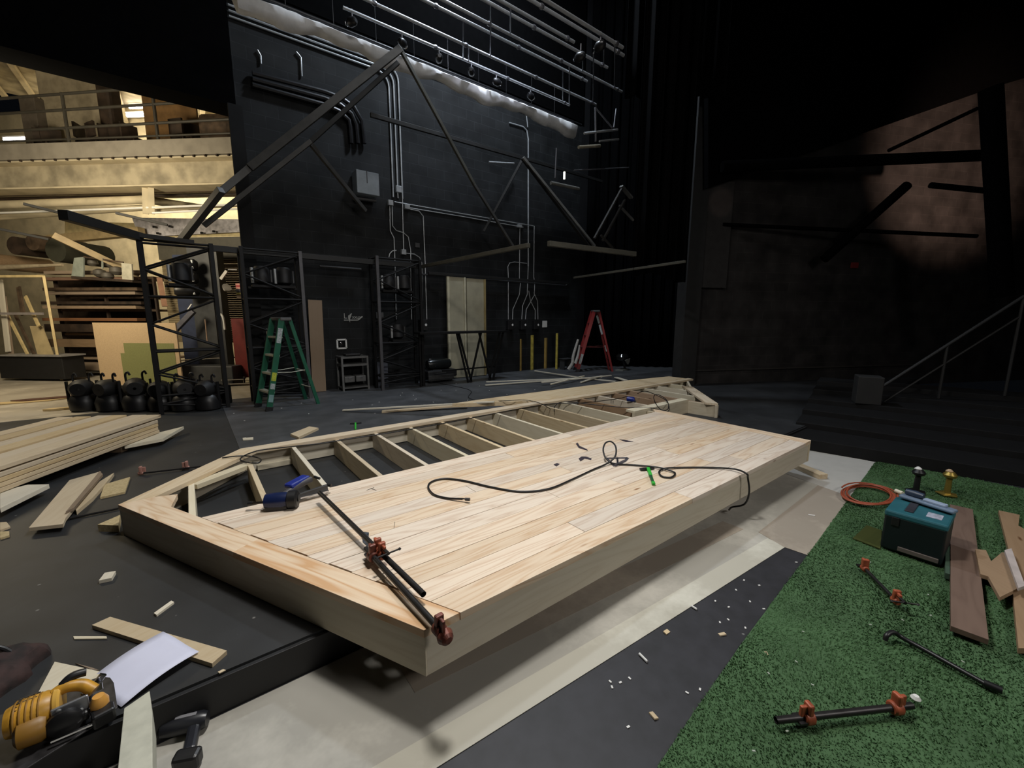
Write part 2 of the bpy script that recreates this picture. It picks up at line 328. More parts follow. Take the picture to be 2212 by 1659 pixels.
# black seating risers at the right
RIS = mat('riser_black', (.0085, .0085, .009), .7, spec=.2)
ra = onz(1700, 966, LZ); rb = onz(2212, 1054, LZ); rd = (rb-ra); rd.z = 0; rd.normalize(); rn = Vector((-rd.y, rd.x, 0));
if rn.x < 0: rn = -rn
for i in range(6):
    z1 = LZ+.14+.07*i; p = ra-rd*.1*0+rn*(.02+.62*i); q = rb+rd*2.2+rn*(.02+.62*i)
    MB().bar((p+q)/2*0+Vector((p.x, p.y, (z1+LZ)/2))+rn*.30, Vector((q.x, q.y, (z1+LZ)/2))+rn*.30, .60, z1-LZ).build('seating_riser', RIS, bevel=.006,
        label='%s black riser step behind the turf' % ['lowest', 'second', 'third', 'fourth', 'fifth', 'top'][i], cat='riser', group='black risers rising at the right')
rl = thing('stair_rail', 'black handrail sloping up over the dark risers at the right edge', 'railing', (ra.x, ra.y, 0))
a = ond(1895, 842, 6.3); b2 = ond(2212, 640, 6.0); DG2 = mat('dim_rail', (.016, .016, .016), .6)
MB().tube([a, b2], .022).build('handrail', DG2, rl, world=True)
MB().tube([a+Vector((0, 0, -.28)), b2+Vector((0, 0, -.28))], .014).build('mid_rail', DG2, rl, world=True)
def rz_at(p):
    i = int((Vector((p.x, p.y, 0))-ra).dot(rn)/.62); i = max(0, min(5, i)); return LZ+.14+.07*i+.002
for t in (0, .5, 1):
    p = a.lerp(b2, t); MB().tube([p, Vector((p.x, p.y, rz_at(p)))], .02).build('post', DG2, rl, world=True)
p = ond(1858, 955, 6.15); pz = rz_at(p); q2 = ond(1858, 812, 6.15); MB().box((p.x, p.y, (pz+q2.z)/2), (.30, .30, q2.z-pz), .4).build('pedestal', mat('pedestal_grey', (.014, .014, .014), .7), bevel=.01, label='dark square pedestal at the foot of the sloping handrail', cat='pedestal')
p = onw(1846, 573, .06); MB().box((p.x, p.y, p.z), (.16, .05, .12), -.45).build('exit_light', emis('dim_red', (.12, .012, .012), .03), label='dim red light box on the dark side wall', cat='light')
# ================= DECK PLATFORM =================
T = .217; JT = .182
plat = thing('deck_platform', 'large unfinished wooden deck with boards laid on one half and bare joists on the other', 'platform', (2.5, 2.8, 0))
A = (.631, 1.39); B = (4.90, 1.39); Lp = (-.475, 3.647); K = (.292, 4.563)
# rim joists
board('rim', (A[0]+.02, A[1]+.019, JT/2), (B[0], B[1]+.019, JT/2), .038, JT, RIM, plat, up=(0, 1, 0)).rotation_mode = 'XYZ'
def rimb(p, q, ins, z1=JT, m=RIM, z0=0.0, name='rim'):
    p, q = Vector((p[0], p[1], 0)), Vector((q[0], q[1], 0)); d = (q-p).normalized(); n = Vector((-d.y, d.x, 0))*ins
    return board(name, p+n+Vector((0, 0, (z0+z1)/2)), q+n+Vector((0, 0, (z0+z1)/2)), z1-z0, .038, m, plat, up=Vector((-d.y, d.x, 0)))
# board(): width along up x x ; with up horizontal the "width" becomes vertical
rimb(A, Lp, -.025); rimb(Lp, K, -.025); rimb((K[0], K[1]), (8.0, 4.50), -.019); rimb(B, (4.90, 3.28), .024)
plat_children = list(plat.children)
# remove the doubled front rim built first with wrong thickness axis
bpy.data.objects.remove(plat_children[0], do_unlink=True)
rimb((A[0]+.01, A[1]), B, .024)
rimb((4.60, 3.30), (5.92, 3.30), .019); rimb((5.92, 3.30), (5.975, 2.87), .019); rimb((5.975, 2.87), (7.07, 3.87), .019); rimb((7.07, 3.87), (8.0, 4.50), .019)
# joists
rj = random.Random(5)
def joist(x, y0, y1, m=JOIST): board('joist', (x, y0, JT/2+.001), (x, y1, JT/2+.001), JT-.002, .038, m, plat, up=(1, 0, 0), bevel=.003)
joist(-.09, 2.95, 3.90, PALE); joist(.318, 2.15, 4.20)
for k in range(10): joist(.715+.4064*k, 1.44, 4.50, JOIST if k % 3 else PALE)
WG = wood('brown_joist', (.42, .28, .17), (.30, .19, .11), grain=.4)
for k in range(10, 18):
    x = .715+.4064*k
    y0 = 3.35 if x < 5.9 else (3.02+(x-5.975)*.913 if x < 7.07 else 3.99+(x-7.07)*.68)
    if k == 10: y0 = 3.35
    joist(x, y0+.03, 4.47-.02*(x > 7), WG if k in (10, 12, 13) else (PALE if k > 13 else JOIST))
board('blocking', (-.08, 3.89, JT-.02), (.30, 4.165, JT-.02), .085, .038, PALE, plat)
board('ledger', (.35, 4.505, .05), (4.0, 4.505, .05), .085, .036, PALE, plat, up=(0, 1, 0))
board('ledger', (.40, 4.47, .03), (.70, 4.47, .03), .05, .03, PALE, plat, up=(0, 1, 0))
# deck boards
slx = lambda y: .564+.004+(y-1.527)*-.494+.161      # inner line of the slanted border
rows = 12; W = (3.10-1.39)/rows; rb_ = random.Random(11)
for r in range(rows):
    y0 = 1.39+W*r; y1 = y0+W-.003; x1 = 4.757 if r else 4.757
    cuts = []
    if r % 3 == 0: cuts = [2.1+rb_.random()*1.2]
    elif r % 3 == 1: cuts = [1.3+rb_.random()*.9, 3.4+rb_.random()*.7]
    else: cuts = [2.9+rb_.random()*.9]
    if r == 6: cuts = [2.35]
    xs = [None]+cuts+[x1]
    for i in range(len(xs)-1):
        pl = []
        if xs[i] is None: g0 = .004 if r % 2 else .012; pl = [(slx(y1)+g0, y1), (slx(y0)+g0, y0)]
        else: pl = [(xs[i]+.0015, y1), (xs[i]+.0015, y0)]
        e = xs[i+1]-(.0015 if i+1 < len(xs)-1 else .002); pl += [(e, y0), (e, y1)]
        if r == 0 and xs[i] is None: pl = [(slx(y1)+.004, y1), (slx(y0)+.003, y0), (e, y0), (e, y1)]
        plank('deck_board', pl, JT, T-.001*rb_.random(), 0, DECK, plat, bevel=.001)
# slanted border trim, in two lengths
def along(p, q, t): return (p[0]+(q[0]-p[0])*t, p[1]+(q[1]-p[1])*t)
In0 = (slx(1.39), 1.39); In1 = (slx(3.50), 3.50)
ta = atan2(Lp[1]-A[1], Lp[0]-A[0])
mid = .50
pm = along(A, Lp, mid); pi_ = (slx(pm[1]+.07), pm[1]+.07)
plank('border_board', [A, (slx(1.39)-.002, 1.39), pi_, pm], JT, T+.001, ta, GRAINY, plat)
plank('border_board', [pm, pi_, (slx(3.40), 3.40), (-.165, 3.62), (-.30, 3.66), Lp], JT, T+.001, ta, DECK, plat)
tk = atan2(K[1]-Lp[1], K[0]-Lp[0])
plank('border_board', [Lp, K, (.40, 4.425), (-.30, 3.651)], JT, T, tk, PINE, plat)
plank('border_board', [K, (4.07, 4.565), (4.07, 4.425), (.40, 4.425)], JT, T, 0, PINE, plat)
plank('border_board', [(2.9, 5.16), (4.0, 4.575), (6.1, 4.49), (7.9, 4.49), (7.9, 4.86), (6.76, 5.02), (3.56, 5.17)], .16, T+.001, -.02, PINE, plat)
plank('border_board', [(4.07, 4.60), (4.07, 4.42), (8.0, 4.38), (8.0, 4.50)], JT-.005, T-.004, 0, PINE, plat)
plank('border_board', [(4.76, 1.39), (4.90, 1.39), (4.90, 3.22), (4.757, 3.10)], JT, T+.001, pi/2, DECK, plat)
plank('border_board', [(5.975, 2.87), (7.07, 3.87), (7.02, 4.05), (6.75, 3.80), (5.90, 3.02)], JT, T-.003, .74, PINE, plat)
plank('border_board', [(4.60, 3.30), (5.92, 3.30), (5.94, 3.42), (4.60, 3.44)], JT-.001, T-.006, 0, PALE, plat)
# pencil mark 11 on a joist
def text(s, size, M, m, name='lettering', parent=None, ext=.0008, **tg):
    cu = bpy.data.curves.new(name, 'FONT'); cu.body = s; cu.size = size; cu.extrude = ext; cu.align_x = 'CENTER'; cu.align_y = 'CENTER'
    t = bpy.data.objects.new('tmp_text', cu); C.objects.link(t); dg = bpy.context.evaluated_depsgraph_get(); me = bpy.data.meshes.new_from_object(t.evaluated_get(dg))
    bpy.data.objects.remove(t, do_unlink=True); o = bpy.data.objects.new(name, me); me.materials.clear(); me.materials.append(m); C.objects.link(o)
    if parent is not None: o.parent = parent; M = wm(parent).inverted() @ M
    o.matrix_basis = M; return tag(o, **tg) if tg else o
Mt = Matrix(((0, 0, -1, 0), (-1, 0, 0, 0), (0, 1, 0, 0), (0, 0, 0, 1))); Mt.translation = (.715+.4064*11-.0205, 4.15, .13)
text('1', .07, Mt, BLACK, 'number_mark', plat); Mt.translation.y -= .04; text('1', .07, Mt, BLACK, 'number_mark', plat)
# block and cribbing that hold the overhanging corner
board('support_block', onz(1722, 1012, LZ)+Vector((0, 0, .03)), onz(1778, 1036, LZ)+Vector((0, 0, .03)), .10, .05, PINE, label='short timber block sticking out from under the far deck corner', cat='wood block')
board('support_beam', (1.3, 1.60, LZ+.085), (4.8, 1.60, LZ+.085), .09, .168, WEATH, up=(0, 0, 1), label='dark timber beam lying hidden beneath the deck overhang', cat='beam')
# ================= TOOLS AND DEBRIS ON AND AROUND THE DECK =================
def hose(name, pts, r, label, cat, m=RUBBER, n=8, world=True):
    t = thing(name, label, cat, tuple(pts[0])); MB().tube(smoothpath(pts, n), r, 10).build('tube', m, t, world=True, smooth=True); return t
zt = T+.009
hp = [(1000, 1078, .012), (965, 1076, 0), (937, 1068, 0), (925, 1052, 0), (934, 1040, 0), (962, 1034, 0), (1005, 1039, 0), (1060, 1052, 0), (1125, 1062, 0), (1185, 1056, 0), (1235, 1036, 0), (1280, 1015, 0), (1312, 1001, .01), (1329, 985, .06), (1330, 965, .11), (1320, 954, .13), (1308, 957, .12), (1303, 972, .08), (1309, 990, .03), (1325, 1001, .006), (1360, 1004, 0), (1410, 1008, .004), (1440, 1014, .008), (1458, 1022, 0), (1450, 1031, 0), (1430, 1029, 0), (1424, 1019, 0), (1436, 1012, .006), (1470, 1010, 0), (1530, 1010, 0), (1585, 1013, .01), (1612, 1023, .02)]
pts = [onz(x, y, zt+dz) for x, y, dz in hp]
pts += [Vector((pts[-1].x+.04, 1.345, T-.02)), Vector((pts[-1].x+.05, 1.33, .08)), Vector((pts[-1].x+.06, 1.36, -.03)), Vector((pts[-1].x+.08, 1.46, -.10)), Vector((pts[-1].x+.12, 1.50, -.15))]
air = hose('air_hose', pts, .0072, 'black air hose looping across the top of the finished deck boards', 'hose')
d = (pts[0]-pts[1]).normalized(); e = pts[0]
MB().tube([e-d*.005, e+d*.022], .006).build('ferrule', CHROME, air, world=True, smooth=True); MB().tube([e+d*.018, e+d*.05], .011, 8).build('coupling', DGREY, air, world=True)
hp2 = [(300, 1020, 0), (380, 1012, .02), (440, 1001, .06), (480, 989, T+.012), (515, 985, T+.012), (545, 986, T-.02), (563, 992, T-.03), (558, 1000, T-.03), (535, 999, T-.02), (519, 993, T+.0), (530, 983, T+.012), (560, 973, T+.012), (600, 968, T+.01), (645, 963, T+.01), (700, 957, T+.006), (760, 947, T+.006), (830, 937, T+.006), (900, 925, T+.006), (1000, 907, T+.006), (1100, 887, T+.006), (1190, 872, T+.012), (1250, 871, T+.03), (1330, 862, T+.02), (1356, 856, T+.015)]
hose('air_hose', [onz(x, y, max(dz, .007)) for x, y, dz in hp2[3:]], .0055, 'black air hose along the back rail with a small loop at the left corner', 'hose')
hp3 = [(940, 826, .012), (1000, 838, .012), (1018, 846, .012), (1012, 858, .02), (1035, 866, .05), (1085, 866, .235), (1130, 864, .235), (1160, 869, .235), (1180, 878, .22), (1195, 888, .10)]
hose('power_cord', [onz(*q) for q in hp3], .005, 'thin black cord crossing from the dark floor over the back rail', 'cord')
hp4 = [(1197, 888, .16), (1200, 876, .20), (1220, 868, .215), (1290, 875, .22), (1350, 880, .215), (1400, 880, .21), (1440, 889, .205), (1445, 878, .215), (1438, 862, .25), (1420, 852, .27), (1412, 858, .24), (1418, 874, .215), (1430, 886, .2), (1443, 883, .205), (1440, 866, .24), (1410, 850, .29), (1392, 845, .29), (1377, 850, .27)]
hose('power_cord', [onz(*q) for q in hp4], .0055, 'black cord curling in a tall loop over the far joists', 'cord')
# small blue nailer among far joists
def small_nailer(c, s):
    t = thing('nail_gun', 'small blue nail gun lying among the far joists', 'nail gun', tuple(c), .4)
    M = Matrix.Rotation(pi/2, 3, 'X')
    MB().lathe([(.02, -.06), (.035, -.05), (.038, .04), (.025, .06)], (0, 0, .04), 14, M).build('body', mat('nailer_blue', (.015, .03, .24), .35), t, smooth=True)
    MB().bar((0, 0, .05), (.10, .01, .04), .028, .035).build('handle', RUBBER, t, bevel=.006)
    MB().bar((.02, -.07, .0), (.14, -.02, .0), .02, .04).build('magazine', DGREY, t, bevel=.003)
small_nailer(onz(1362, 868, .19), 1)
for q in ((1230, 850), ): pass
# big blue floor nailer
c = onz(604, 1098, T); dirn = (onz(640, 1098, T)-onz(560, 1105, T)).normalized(); rz = atan2(dirn.y, dirn.x)
t = thing('floor_nailer', 'blue and black pneumatic floor nailer lying on its side near the slanted edge', 'nail gun', tuple(c), rz)
My = Matrix.Rotation(pi/2, 3, 'Y')
MB().lathe([(.030, -.085), (.046, -.078), (.050, -.05), (.052, .02), (.048, .055)], (0, 0, .055), 24, My).build('body', mat('nailer_body_blue', (.008, .016, .065), .3), t, smooth=True)
MB().lathe([(.049, -.03), (.057, -.024), (.057, .022), (.045, .032)], (.085, -.004, .057), 20, My).build('end_cap', RUBBER, t, smooth=True)
MB().lathe([(.018, 0), (.024, .008), (.012, .014)], (.115, -.004, .062), 14, My).build('exhaust_cap', DGREY, t, smooth=True)
MB().box((-.01, 0, .018), (.13, .085, .032)).build('base_shoe', RUBBER, t, bevel=.006)
MB().tube([(-.085, 0, .05), (-.12, .0, .05), (-.125, 0, .05), (-.16, .005, .048)], .0085).build('air_fitting', mat('dark_brass', (.06, .05, .04), .35, .8), t, smooth=True)
MB().tube([(-.155, .005, .048), (-.182, .006, .047)], .015).build('air_coupler', RUBBER, t, smooth=True)
MB().tube(smoothpath([(.03, .03, .08), (.07, .07, .10), (.115, .13, .11), (.155, .18, .115)]), .022, 12).build('handle', mat('grey_grip', (.06, .058, .065), .5), t, smooth=True)
MB().bar((.04, .06, .115), (.125, .20, .125), .075, .04).build('striker_cover', mat('nailer_blue', (.015, .03, .24), .35), t, bevel=.014)
MB().bar((.10, .08, .035), (.26, .17, .05), .022, .045).build('magazine', DGREY, t, bevel=.003)
MB().bar((.08, .055, .03), (.27, .155, .03), .018, .01).build('magazine_rail', CHROME, t)
MB().tube([(.17, .21, .12), (.21, .19, .11)], .009).build('trigger_lever', RUBBER, t); MB().tube([(.255, .185, .06), (.285, .175, .06)], .011).build('plunger', RUBBER, t)

# pipe clamps
PIPE = mat('black_iron_pipe', (.030, .028, .028), .42, .5, var=.25, scale=14)
def pipe_clamp(name, label, a, b, hp_, tp, m=ORANGE, r=.0135, screw=True):
    # a->b pipe ends, hp_ screw-head point, tp tail-jaw point (all world points on the pipe line)
    a, b, hp_, tp = map(Vector, (a, b, hp_, tp)); t = thing(name, label, 'clamp', tuple((a+b)/2))
    d = (b-a).normalized(); up = Vector((0, 0, 1)); s = up.cross(d).normalized(); u = d.cross(s); R = Matrix((d, s, u)).transposed()
    mb = MB().tube([a, b], r, 14, cap=False); mb.tube([a, b], r*.78, 14, cap=False)
    mb.build('pipe', PIPE, t, world=True, smooth=True)
    for nm, p, sg in (('screw_head', hp_, 1), ('tail_jaw', tp, -1)):
        j = MB().lathe([(r*1.6, -.022), (r*2.0, -.016), (r*2.0, .014), (r*1.6, .02)], p, 14, R @ Matrix.Rotation(pi/2, 3, 'Y')).build(nm, m, t, world=True, smooth=True)
        MB().box(p+u*.034, (.022, .036, .06), M=R).build('jaw_face', m, j, world=True, bevel=.006)
        MB().box(p+u*.03+d*.022*sg, (.03, .014, .05), M=R).build('jaw_rib', m, j, world=True, bevel=.004)
        if nm == 'screw_head' and screw:
            MB().tube([p+u*.036-d*.02, p+u*.036+d*.075], .008).build('screw', PIPE, j, world=True)
            MB().tube([p+u*.036+d*.07-s*.06, p+u*.036+d*.07+s*.06], .0045).build('crank_handle', PIPE, j, world=True)
            for q in (-.06, .06): MB().lathe([(.004, -.006), (.009, 0), (.004, .006)], p+u*.036+d*.07+s*q, 10).build('handle_knob', PIPE, j, world=True, smooth=True)
        elif nm == 'tail_jaw': MB().box(p-u*.005+d*.035*sg, (.03, .05, .008), M=R).build('clutch_plate', PIPE, j, world=True)
    return t
za = T+.045
a0 = onz(690, 1064, T+.075); a1 = onz(915, 1284, T+.05); h1 = a0.lerp(a1, .62)
pipe_clamp('pipe_clamp', 'long pipe clamp whose open pipe end points at the front corner, orange head mid-deck', a0, a1, a0.lerp(a1, .70), a0.lerp(a1, .665))
b0 = onz(790, 1185, T+.05); b1 = onz(952, 1362, T+.035)
pipe_clamp('pipe_clamp', 'pipe clamp with a rusty orange head hanging over the front corner of the deck', b0, b1, b0.lerp(b1, .985), b0.lerp(b1, .12), mat('rusty_orange', (.20, .060, .040), .45, .2, var=.4, scale=40), screw=False)
MB().lathe([(.03, -.012), (.034, 0), (.026, .02), (.014, .03)], (0, 0, 0), 18).build('washer_cap', mat('rusty_orange', (.2, .06, .04)), None, label='round rusty clamp foot pressed against the front corner', cat='clamp foot').matrix_world = Matrix.Translation(b1+Vector((.01, -.015, -.02))) @ (b1-b0).to_track_quat('Z', 'Y').to_matrix().to_4x4()
# debris on deck
def flat(name, pxs, z, th, m, label, cat, group=None, ang=None):
    ps = [onz(x, y, z+th) for x, y in pxs]; a = ang if ang is not None else atan2(ps[1].y-ps[0].y, ps[1].x-ps[0].x)
    return plank(name, [(p.x, p.y) for p in ps], z, z+th, a, m, None, bevel=.0008, label=label, cat=cat, group=group)
DARKP = mat('dark_plastic_strip', (.055, .045, .06), .4)
flat('nail_strip', [(780, 1148), (797, 1150), (795, 1180), (784, 1170)], T, .006, mat('nail_strip_grey', (.13, .15, .18), .35, .5, scale=60, var=.5), 'grey strip of collated nails beside the clamp pipe', 'nails')
for i, (q, lb) in enumerate([([(1244, 958), (1248, 956), (1252, 963), (1268, 970), (1270, 973), (1250, 967)], 'bent dark metal strip on the boards, uppermost left of the hose loop'), ([(1250, 990), (1256, 986), (1266, 986), (1278, 990), (1277, 993), (1263, 990), (1254, 996)], 'crooked dark strip lying just below the bent one'), ([(1196, 1003), (1203, 1000), (1209, 1002), (1202, 1007)], 'tiny dark square chip lying left of the crooked strip'), ([(1338, 949), (1350, 950), (1368, 954), (1352, 954)], 'thin dark sliver above the upright hose loop')]):
    flat('metal_strip', q, T, .004, DARKP, lb, 'scrap', ang=0)
t = thing('speed_square', 'dark triangular speed square under the upright loop of the hose', 'square', tuple(onz(1330, 998, T)))
P = [onz(1310, 990, T+.004), onz(1356, 989, T+.004), onz(1350, 996, T+.004), onz(1328, 1007, T+.004)]; q = [onz(1322, 993, T+.004), onz(1345, 992, T+.004), onz(1330, 1001, T+.004)]
n = len(P); mb = MB()
ring = [(P[0], P[1]), (P[1], P[2]), (P[2], P[3]), (P[3], P[0])]
for p0, p1 in ring: mb.bar(p0, p1, .022, .005)
mb.bar(P[0].lerp(P[1], .5), P[3].lerp(P[2], .3), .014, .005)
mb.build('blade', mat('square_grey', (.16, .16, .20), .35, .6), t, world=True); MB().bar(P[3]+Vector((0, 0, .006)), P[2]+Vector((0, 0, .006)), .01, .016).build('fence', mat('square_grey', (.16, .16, .20)), t, world=True)
t = thing('trigger_clamp', 'green and black squeeze clamp lying beside the small hose coil', 'clamp', tuple(onz(1405, 1025, T)))
GRN = mat('bright_green_plastic', (.05, .52, .06), .35)
a = onz(1400, 1011, T+.02); b2 = onz(1412, 1046, T+.012); MB().bar(a, a.lerp(b2, .5), .026, .022).build('grip', GRN, t, world=True, bevel=.006); MB().bar(a.lerp(b2, .4), b2, .022, .016).build('lever', mat('dark_green_plastic', (.02, .10, .04), .4), t, world=True, bevel=.005)
MB().bar(b2-(b2-a)*.12, b2, .026, .02).build('grip_tip', GRN, t, world=True, bevel=.005)
MB().bar(onz(1383, 1014, T+.012), onz(1412, 1011, T+.012), .028, .014).build('jaw', RUBBER, t, world=True, bevel=.003)
t = thing('trigger_clamp', 'small green and black clamp standing behind the back rail on the dark floor', 'clamp', tuple(onz(768, 926, .006)))
MB().bar(onz(768, 927, .02), onz(768, 914, .03), .022, .02).build('grip', GRN, t, world=True, bevel=.004); MB().bar(onz(756, 915, .02), onz(781, 913, .02), .02, .012).build('jaw', RUBBER, t, world=True, bevel=.003)
for i, (x, y, dx, dy) in enumerate([(800, 1056, 8, -3), (852, 1134, 1, -7), (807, 1057, 6, 2), (868, 1140, 2, -6)][:3]):
    MB().bar(onz(x-dx, y-dy, T+.002), onz(x+dx, y+dy, T+.002), .002, .002).build('loose_nail', PIPE, label=['thin loose nail on the boards below the third joist', 'upright looking loose nail at the middle of the boards', 'short loose nail crossing another near the third joist'][i], cat='nail')

# ---------------- black floor scraps ----------------
SCR = wood('scrap_wood', (.62, .52, .37), (.50, .38, .24), grain=.3); OSB = mat('chipboard', (.56, .45, .25), .75, scale=70, col2=(.42, .32, .16))
flat('scrap_board', [(62, 1140), (150, 1037), (218, 1018), (205, 1040), (142, 1118), (136, 1132)], .03, .025, SCR, 'wide tan scrap board, leftmost of the overlapping three on the black floor', 'scrap wood', ang=1.3)
flat('scrap_board', [(142, 1105), (205, 1030), (215, 1017), (222, 1024), (160, 1096)], .055, .02, WEATH, 'narrow brown scrap board lying on the edge of the wide tan scrap', 'scrap wood', ang=1.3)
flat('scrap_board', [(160, 1094), (215, 1040), (246, 1021), (240, 1030), (200, 1075), (165, 1104)], .0, .03, SCR, 'pale scrap board, rightmost of the overlapping three on the black floor', 'scrap wood', ang=1.3)
flat('scrap_board', [(216, 1074), (226, 1046), (281, 1030), (270, 1062)], 0, .018, OSB, 'small yellowish chipboard offcut on the black floor near the deck tip', 'scrap wood')
MB().prism([(p.x, p.y) for p in (onz(213, 1148, 0), onz(258, 1150, 0), onz(262, 1126, 0))], 0, .05).build('wood_wedge', OSB, label='pale triangular wedge peeking out beside the sharp deck corner', cat='scrap wood')
flat('scrap_block', [(213, 1254), (226, 1237), (250, 1233), (241, 1248)], 0, .02, PALE, 'small white block alone on the black floor', 'scrap wood')
flat('scrap_stick', [(332, 1324), (370, 1297), (376, 1300), (338, 1328)], 0, .012, PALE, 'short stick on the black floor above the long tan offcut', 'scrap wood')
flat('scrap_board', [(198, 1350), (238, 1332), (490, 1405), (458, 1433)], .0, .02, SCR, 'long tan offcut lying under the sheet of paper', 'scrap wood')
flat('scrap_stick', [(158, 1374), (230, 1374), (231, 1379), (160, 1380)], 0, .006, PALE, 'thin stick left of the paper sheet', 'scrap wood')
flat('scrap_stick', [(162, 1432), (200, 1442), (215, 1448), (198, 1446)], .0, .005, WEATH, 'thin brown stick above the pale plywood', 'scrap wood')
flat('wood_flake', [(470, 1451), (482, 1445), (488, 1447), (474, 1454)], 0, .004, SCR, 'tiny yellow flake near the stage edge', 'scrap wood')
flat('scrap_board', [(627, 937), (668, 921), (688, 924), (645, 944)], .006, .03, SCR, 'stubby cream block behind the back rail of the deck', 'scrap wood')
flat('scrap_stick', [(524, 946), (547, 944), (547, 949), (525, 950)], .006, .01, PALE, 'short pinkish stick near the edge of the raised floor sheet', 'scrap wood')
flat('scrap_board', [(0, 1128), (14, 1127), (22, 1137), (0, 1145)], 0, .015, SCR, 'corner of a pale offcut at the left edge of the view', 'scrap wood')
flat('scrap_board', [(0, 1148), (20, 1147), (20, 1156), (0, 1162)], 0, .015, OSB, 'second offcut below the first one at the left edge', 'scrap wood')
# pipe clamp on the black floor behind the deck tip and a bar
p0 = onz(300, 1023, .02); p1 = onz(500, 1000, .02)
pipe_clamp('pipe_clamp', 'thin pipe clamp with faded pink heads on the floor behind the left deck tip', p0, p1, onz(305, 1022, .02), onz(404, 1010, .02), mat('faded_red', (.40, .20, .16), .6), r=.008, screw=False)
MB().tube([onz(150, 1120, .012), onz(256, 1098, .012)], .008).build('iron_rod', PIPE, label='dark rod on the black floor pointing at the sharp deck corner', cat='rod')
# paper sheet
PS = [onz(352, 1364, .028), onz(430, 1407, .03), onz(262, 1528, .006), onz(180, 1478, .008)]
mb = MB(); gx = 10
vv = []; 
for i in range(gx+1):
    for j in range(7):
        u = i/gx; v = j/6; p = PS[0].lerp(PS[3], u).lerp(PS[1].lerp(PS[2], u), v); p.z += .012*sin(pi*u)+.003*sin(6*v+3*u); vv.append(p)
ff = [(i*7+j, (i+1)*7+j, (i+1)*7+j+1, i*7+j+1) for i in range(gx) for j in range(6)]
o = mb.add(vv, ff).build('paper_sheet', mat('white_paper', (.66, .68, .84), .6, var=.02), smooth=True, label='white sheet of paper lying over the long tan offcut', cat='paper'); s_ = o.modifiers.new('thickness', 'SOLIDIFY'); s_.thickness = .0006
# plywood boards in the bottom left corner
flat('plywood_piece', [(118, 1429), (170, 1440), (215, 1450), (230, 1500), (90, 1560), (0, 1600), (0, 1560), (80, 1500)], .0, .018, PALE, 'pale plywood piece under the yellow saw', 'plywood', ang=.5)
pp = [onz(323, 1492, .05), onz(329, 1540, .05), onz(330, 1750, .05), onz(245, 1750, .05), onz(268, 1530, .05)]
plank('plywood_piece', [(p.x, p.y) for p in pp], -.06, .05, 1.4, mat('chalky_plywood', (.52, .52, .43), .8, scale=20, var=.1), None, bevel=.002, label='thick pale plywood edge sticking out over the stage edge', cat='plywood')
# circular saw (yellow) on its dark base plate
SY = mat('saw_yellow', (.60, .31, .035), .4, var=.25, scale=25)
c = onz(120, 1600, .03); d1 = (onz(245, 1560, .03)-onz(60, 1640, .03)).normalized(); rz = atan2(d1.y, d1.x)
c = onz(128, 1572, .03)
t = thing('circular_saw', 'yellow circular saw resting on its black base plate at the lower left', 'saw', (c.x, c.y, .045), rz)
MB().prism([(p.x, p.y) for p in (onz(-60, 1568, .04), onz(0, 1545, .04), onz(215, 1462, .04), onz(238, 1464, .04), onz(246, 1475, .04), onz(254, 1528, .04), onz(240, 1545, .04), onz(60, 1659, .04), onz(-60, 1720, .04))], .036, .042).build('base_plate', mat('saw_plate', (.05, .048, .05), .45, .3, var=.4, scale=20), t, world=True, bevel=.002)
Mx = Matrix.Rotation(pi/2, 3, 'X')
MB().lathe([(.030, -.055), (.050, -.05), (.056, -.02), (.056, .03), (.045, .05)], (-.045, .0, .075), 26, My).build('motor_housing', SY, t, smooth=True)
mb = MB()
for i in range(6): mb.box((-.06+.0*i, -.02+.012*i, .128-.0035*abs(i-2)), (.05, .004, .006))
mb.build('motor_vents', RUBBER, t)
mb = MB()
for i in range(5): mb.lathe([(.0565, -.003), (.0585, 0), (.0565, .003)], (-.085+.014*i, 0, .075), 24, My)
mb.build('housing_ribs', mat('saw_brownish', (.30, .15, .02), .45), t, smooth=True)
MB().lathe([(.020, 0), (.045, .006), (.050, .02)], (-.115, 0, .075), 22, My).build('rear_cap', SY, t, smooth=True)
MB().box((.045, -.05, .075), (.09, .012, .05), .1).build('side_plate', mat('saw_steel', (.35, .36, .38), .35, .7), t, bevel=.004)
for q in ((.02, -.058, .09), (.07, -.058, .062)): MB().lathe([(.004, 0), (.007, .002), (.004, .004)], q, 10, Mx).build('bolt', GALV, t, smooth=True)
MB().bar((.055, .06, .012), (.115, .075, .075), .012, .022).build('lever', CHROME, t, bevel=.002)
MB().lathe([(.052, -.004), (.056, 0), (.056, .010), (.050, .016)], (.004, 0, .075), 26, My).build('housing_ring', mat('saw_yellow_bright', (.72, .42, .08), .35), t, smooth=True)
MB().lathe([(.04, 0), (.046, .006), (.046, .022), (.035, .03)], (.03, -.055, .045), 24, Mx).build('blade_guard', RUBBER, t, smooth=True)
MB().lathe([(.030, -.04), (.044, -.03), (.046, .02), (.036, .035)], (-.045, -.045, .050), 22, My).build('lower_housing', mat('saw_brownish', (.30, .15, .02), .45), t, smooth=True)
MB().tube(smoothpath([(.0, .01, .11), (.03, .015, .118), (.07, .01, .105), (.10, -.01, .08)]), .019, 12).build('handle', SY, t, smooth=True)
MB().tube(smoothpath([(.02, .02, .125), (.045, .03, .14), (.08, .035, .135)]), .014, 10).build('grip', RUBBER, t, smooth=True)
MB().box((.085, .035, .05), (.06, .012, .03), .5).build('bevel_bracket', CHROME, t, bevel=.003)
MB().lathe([(.012, -.03), (.024, -.02), (.026, .01), (.016, .03)], (.115, -.055, .055), 16).build('front_knob', mat('saw_orange_yellow', (.66, .33, .07), .4), t, smooth=True)
MB().box((.125, -.085, .025), (.06, .05, .05), .2).build('battery', RUBBER, t, bevel=.008)
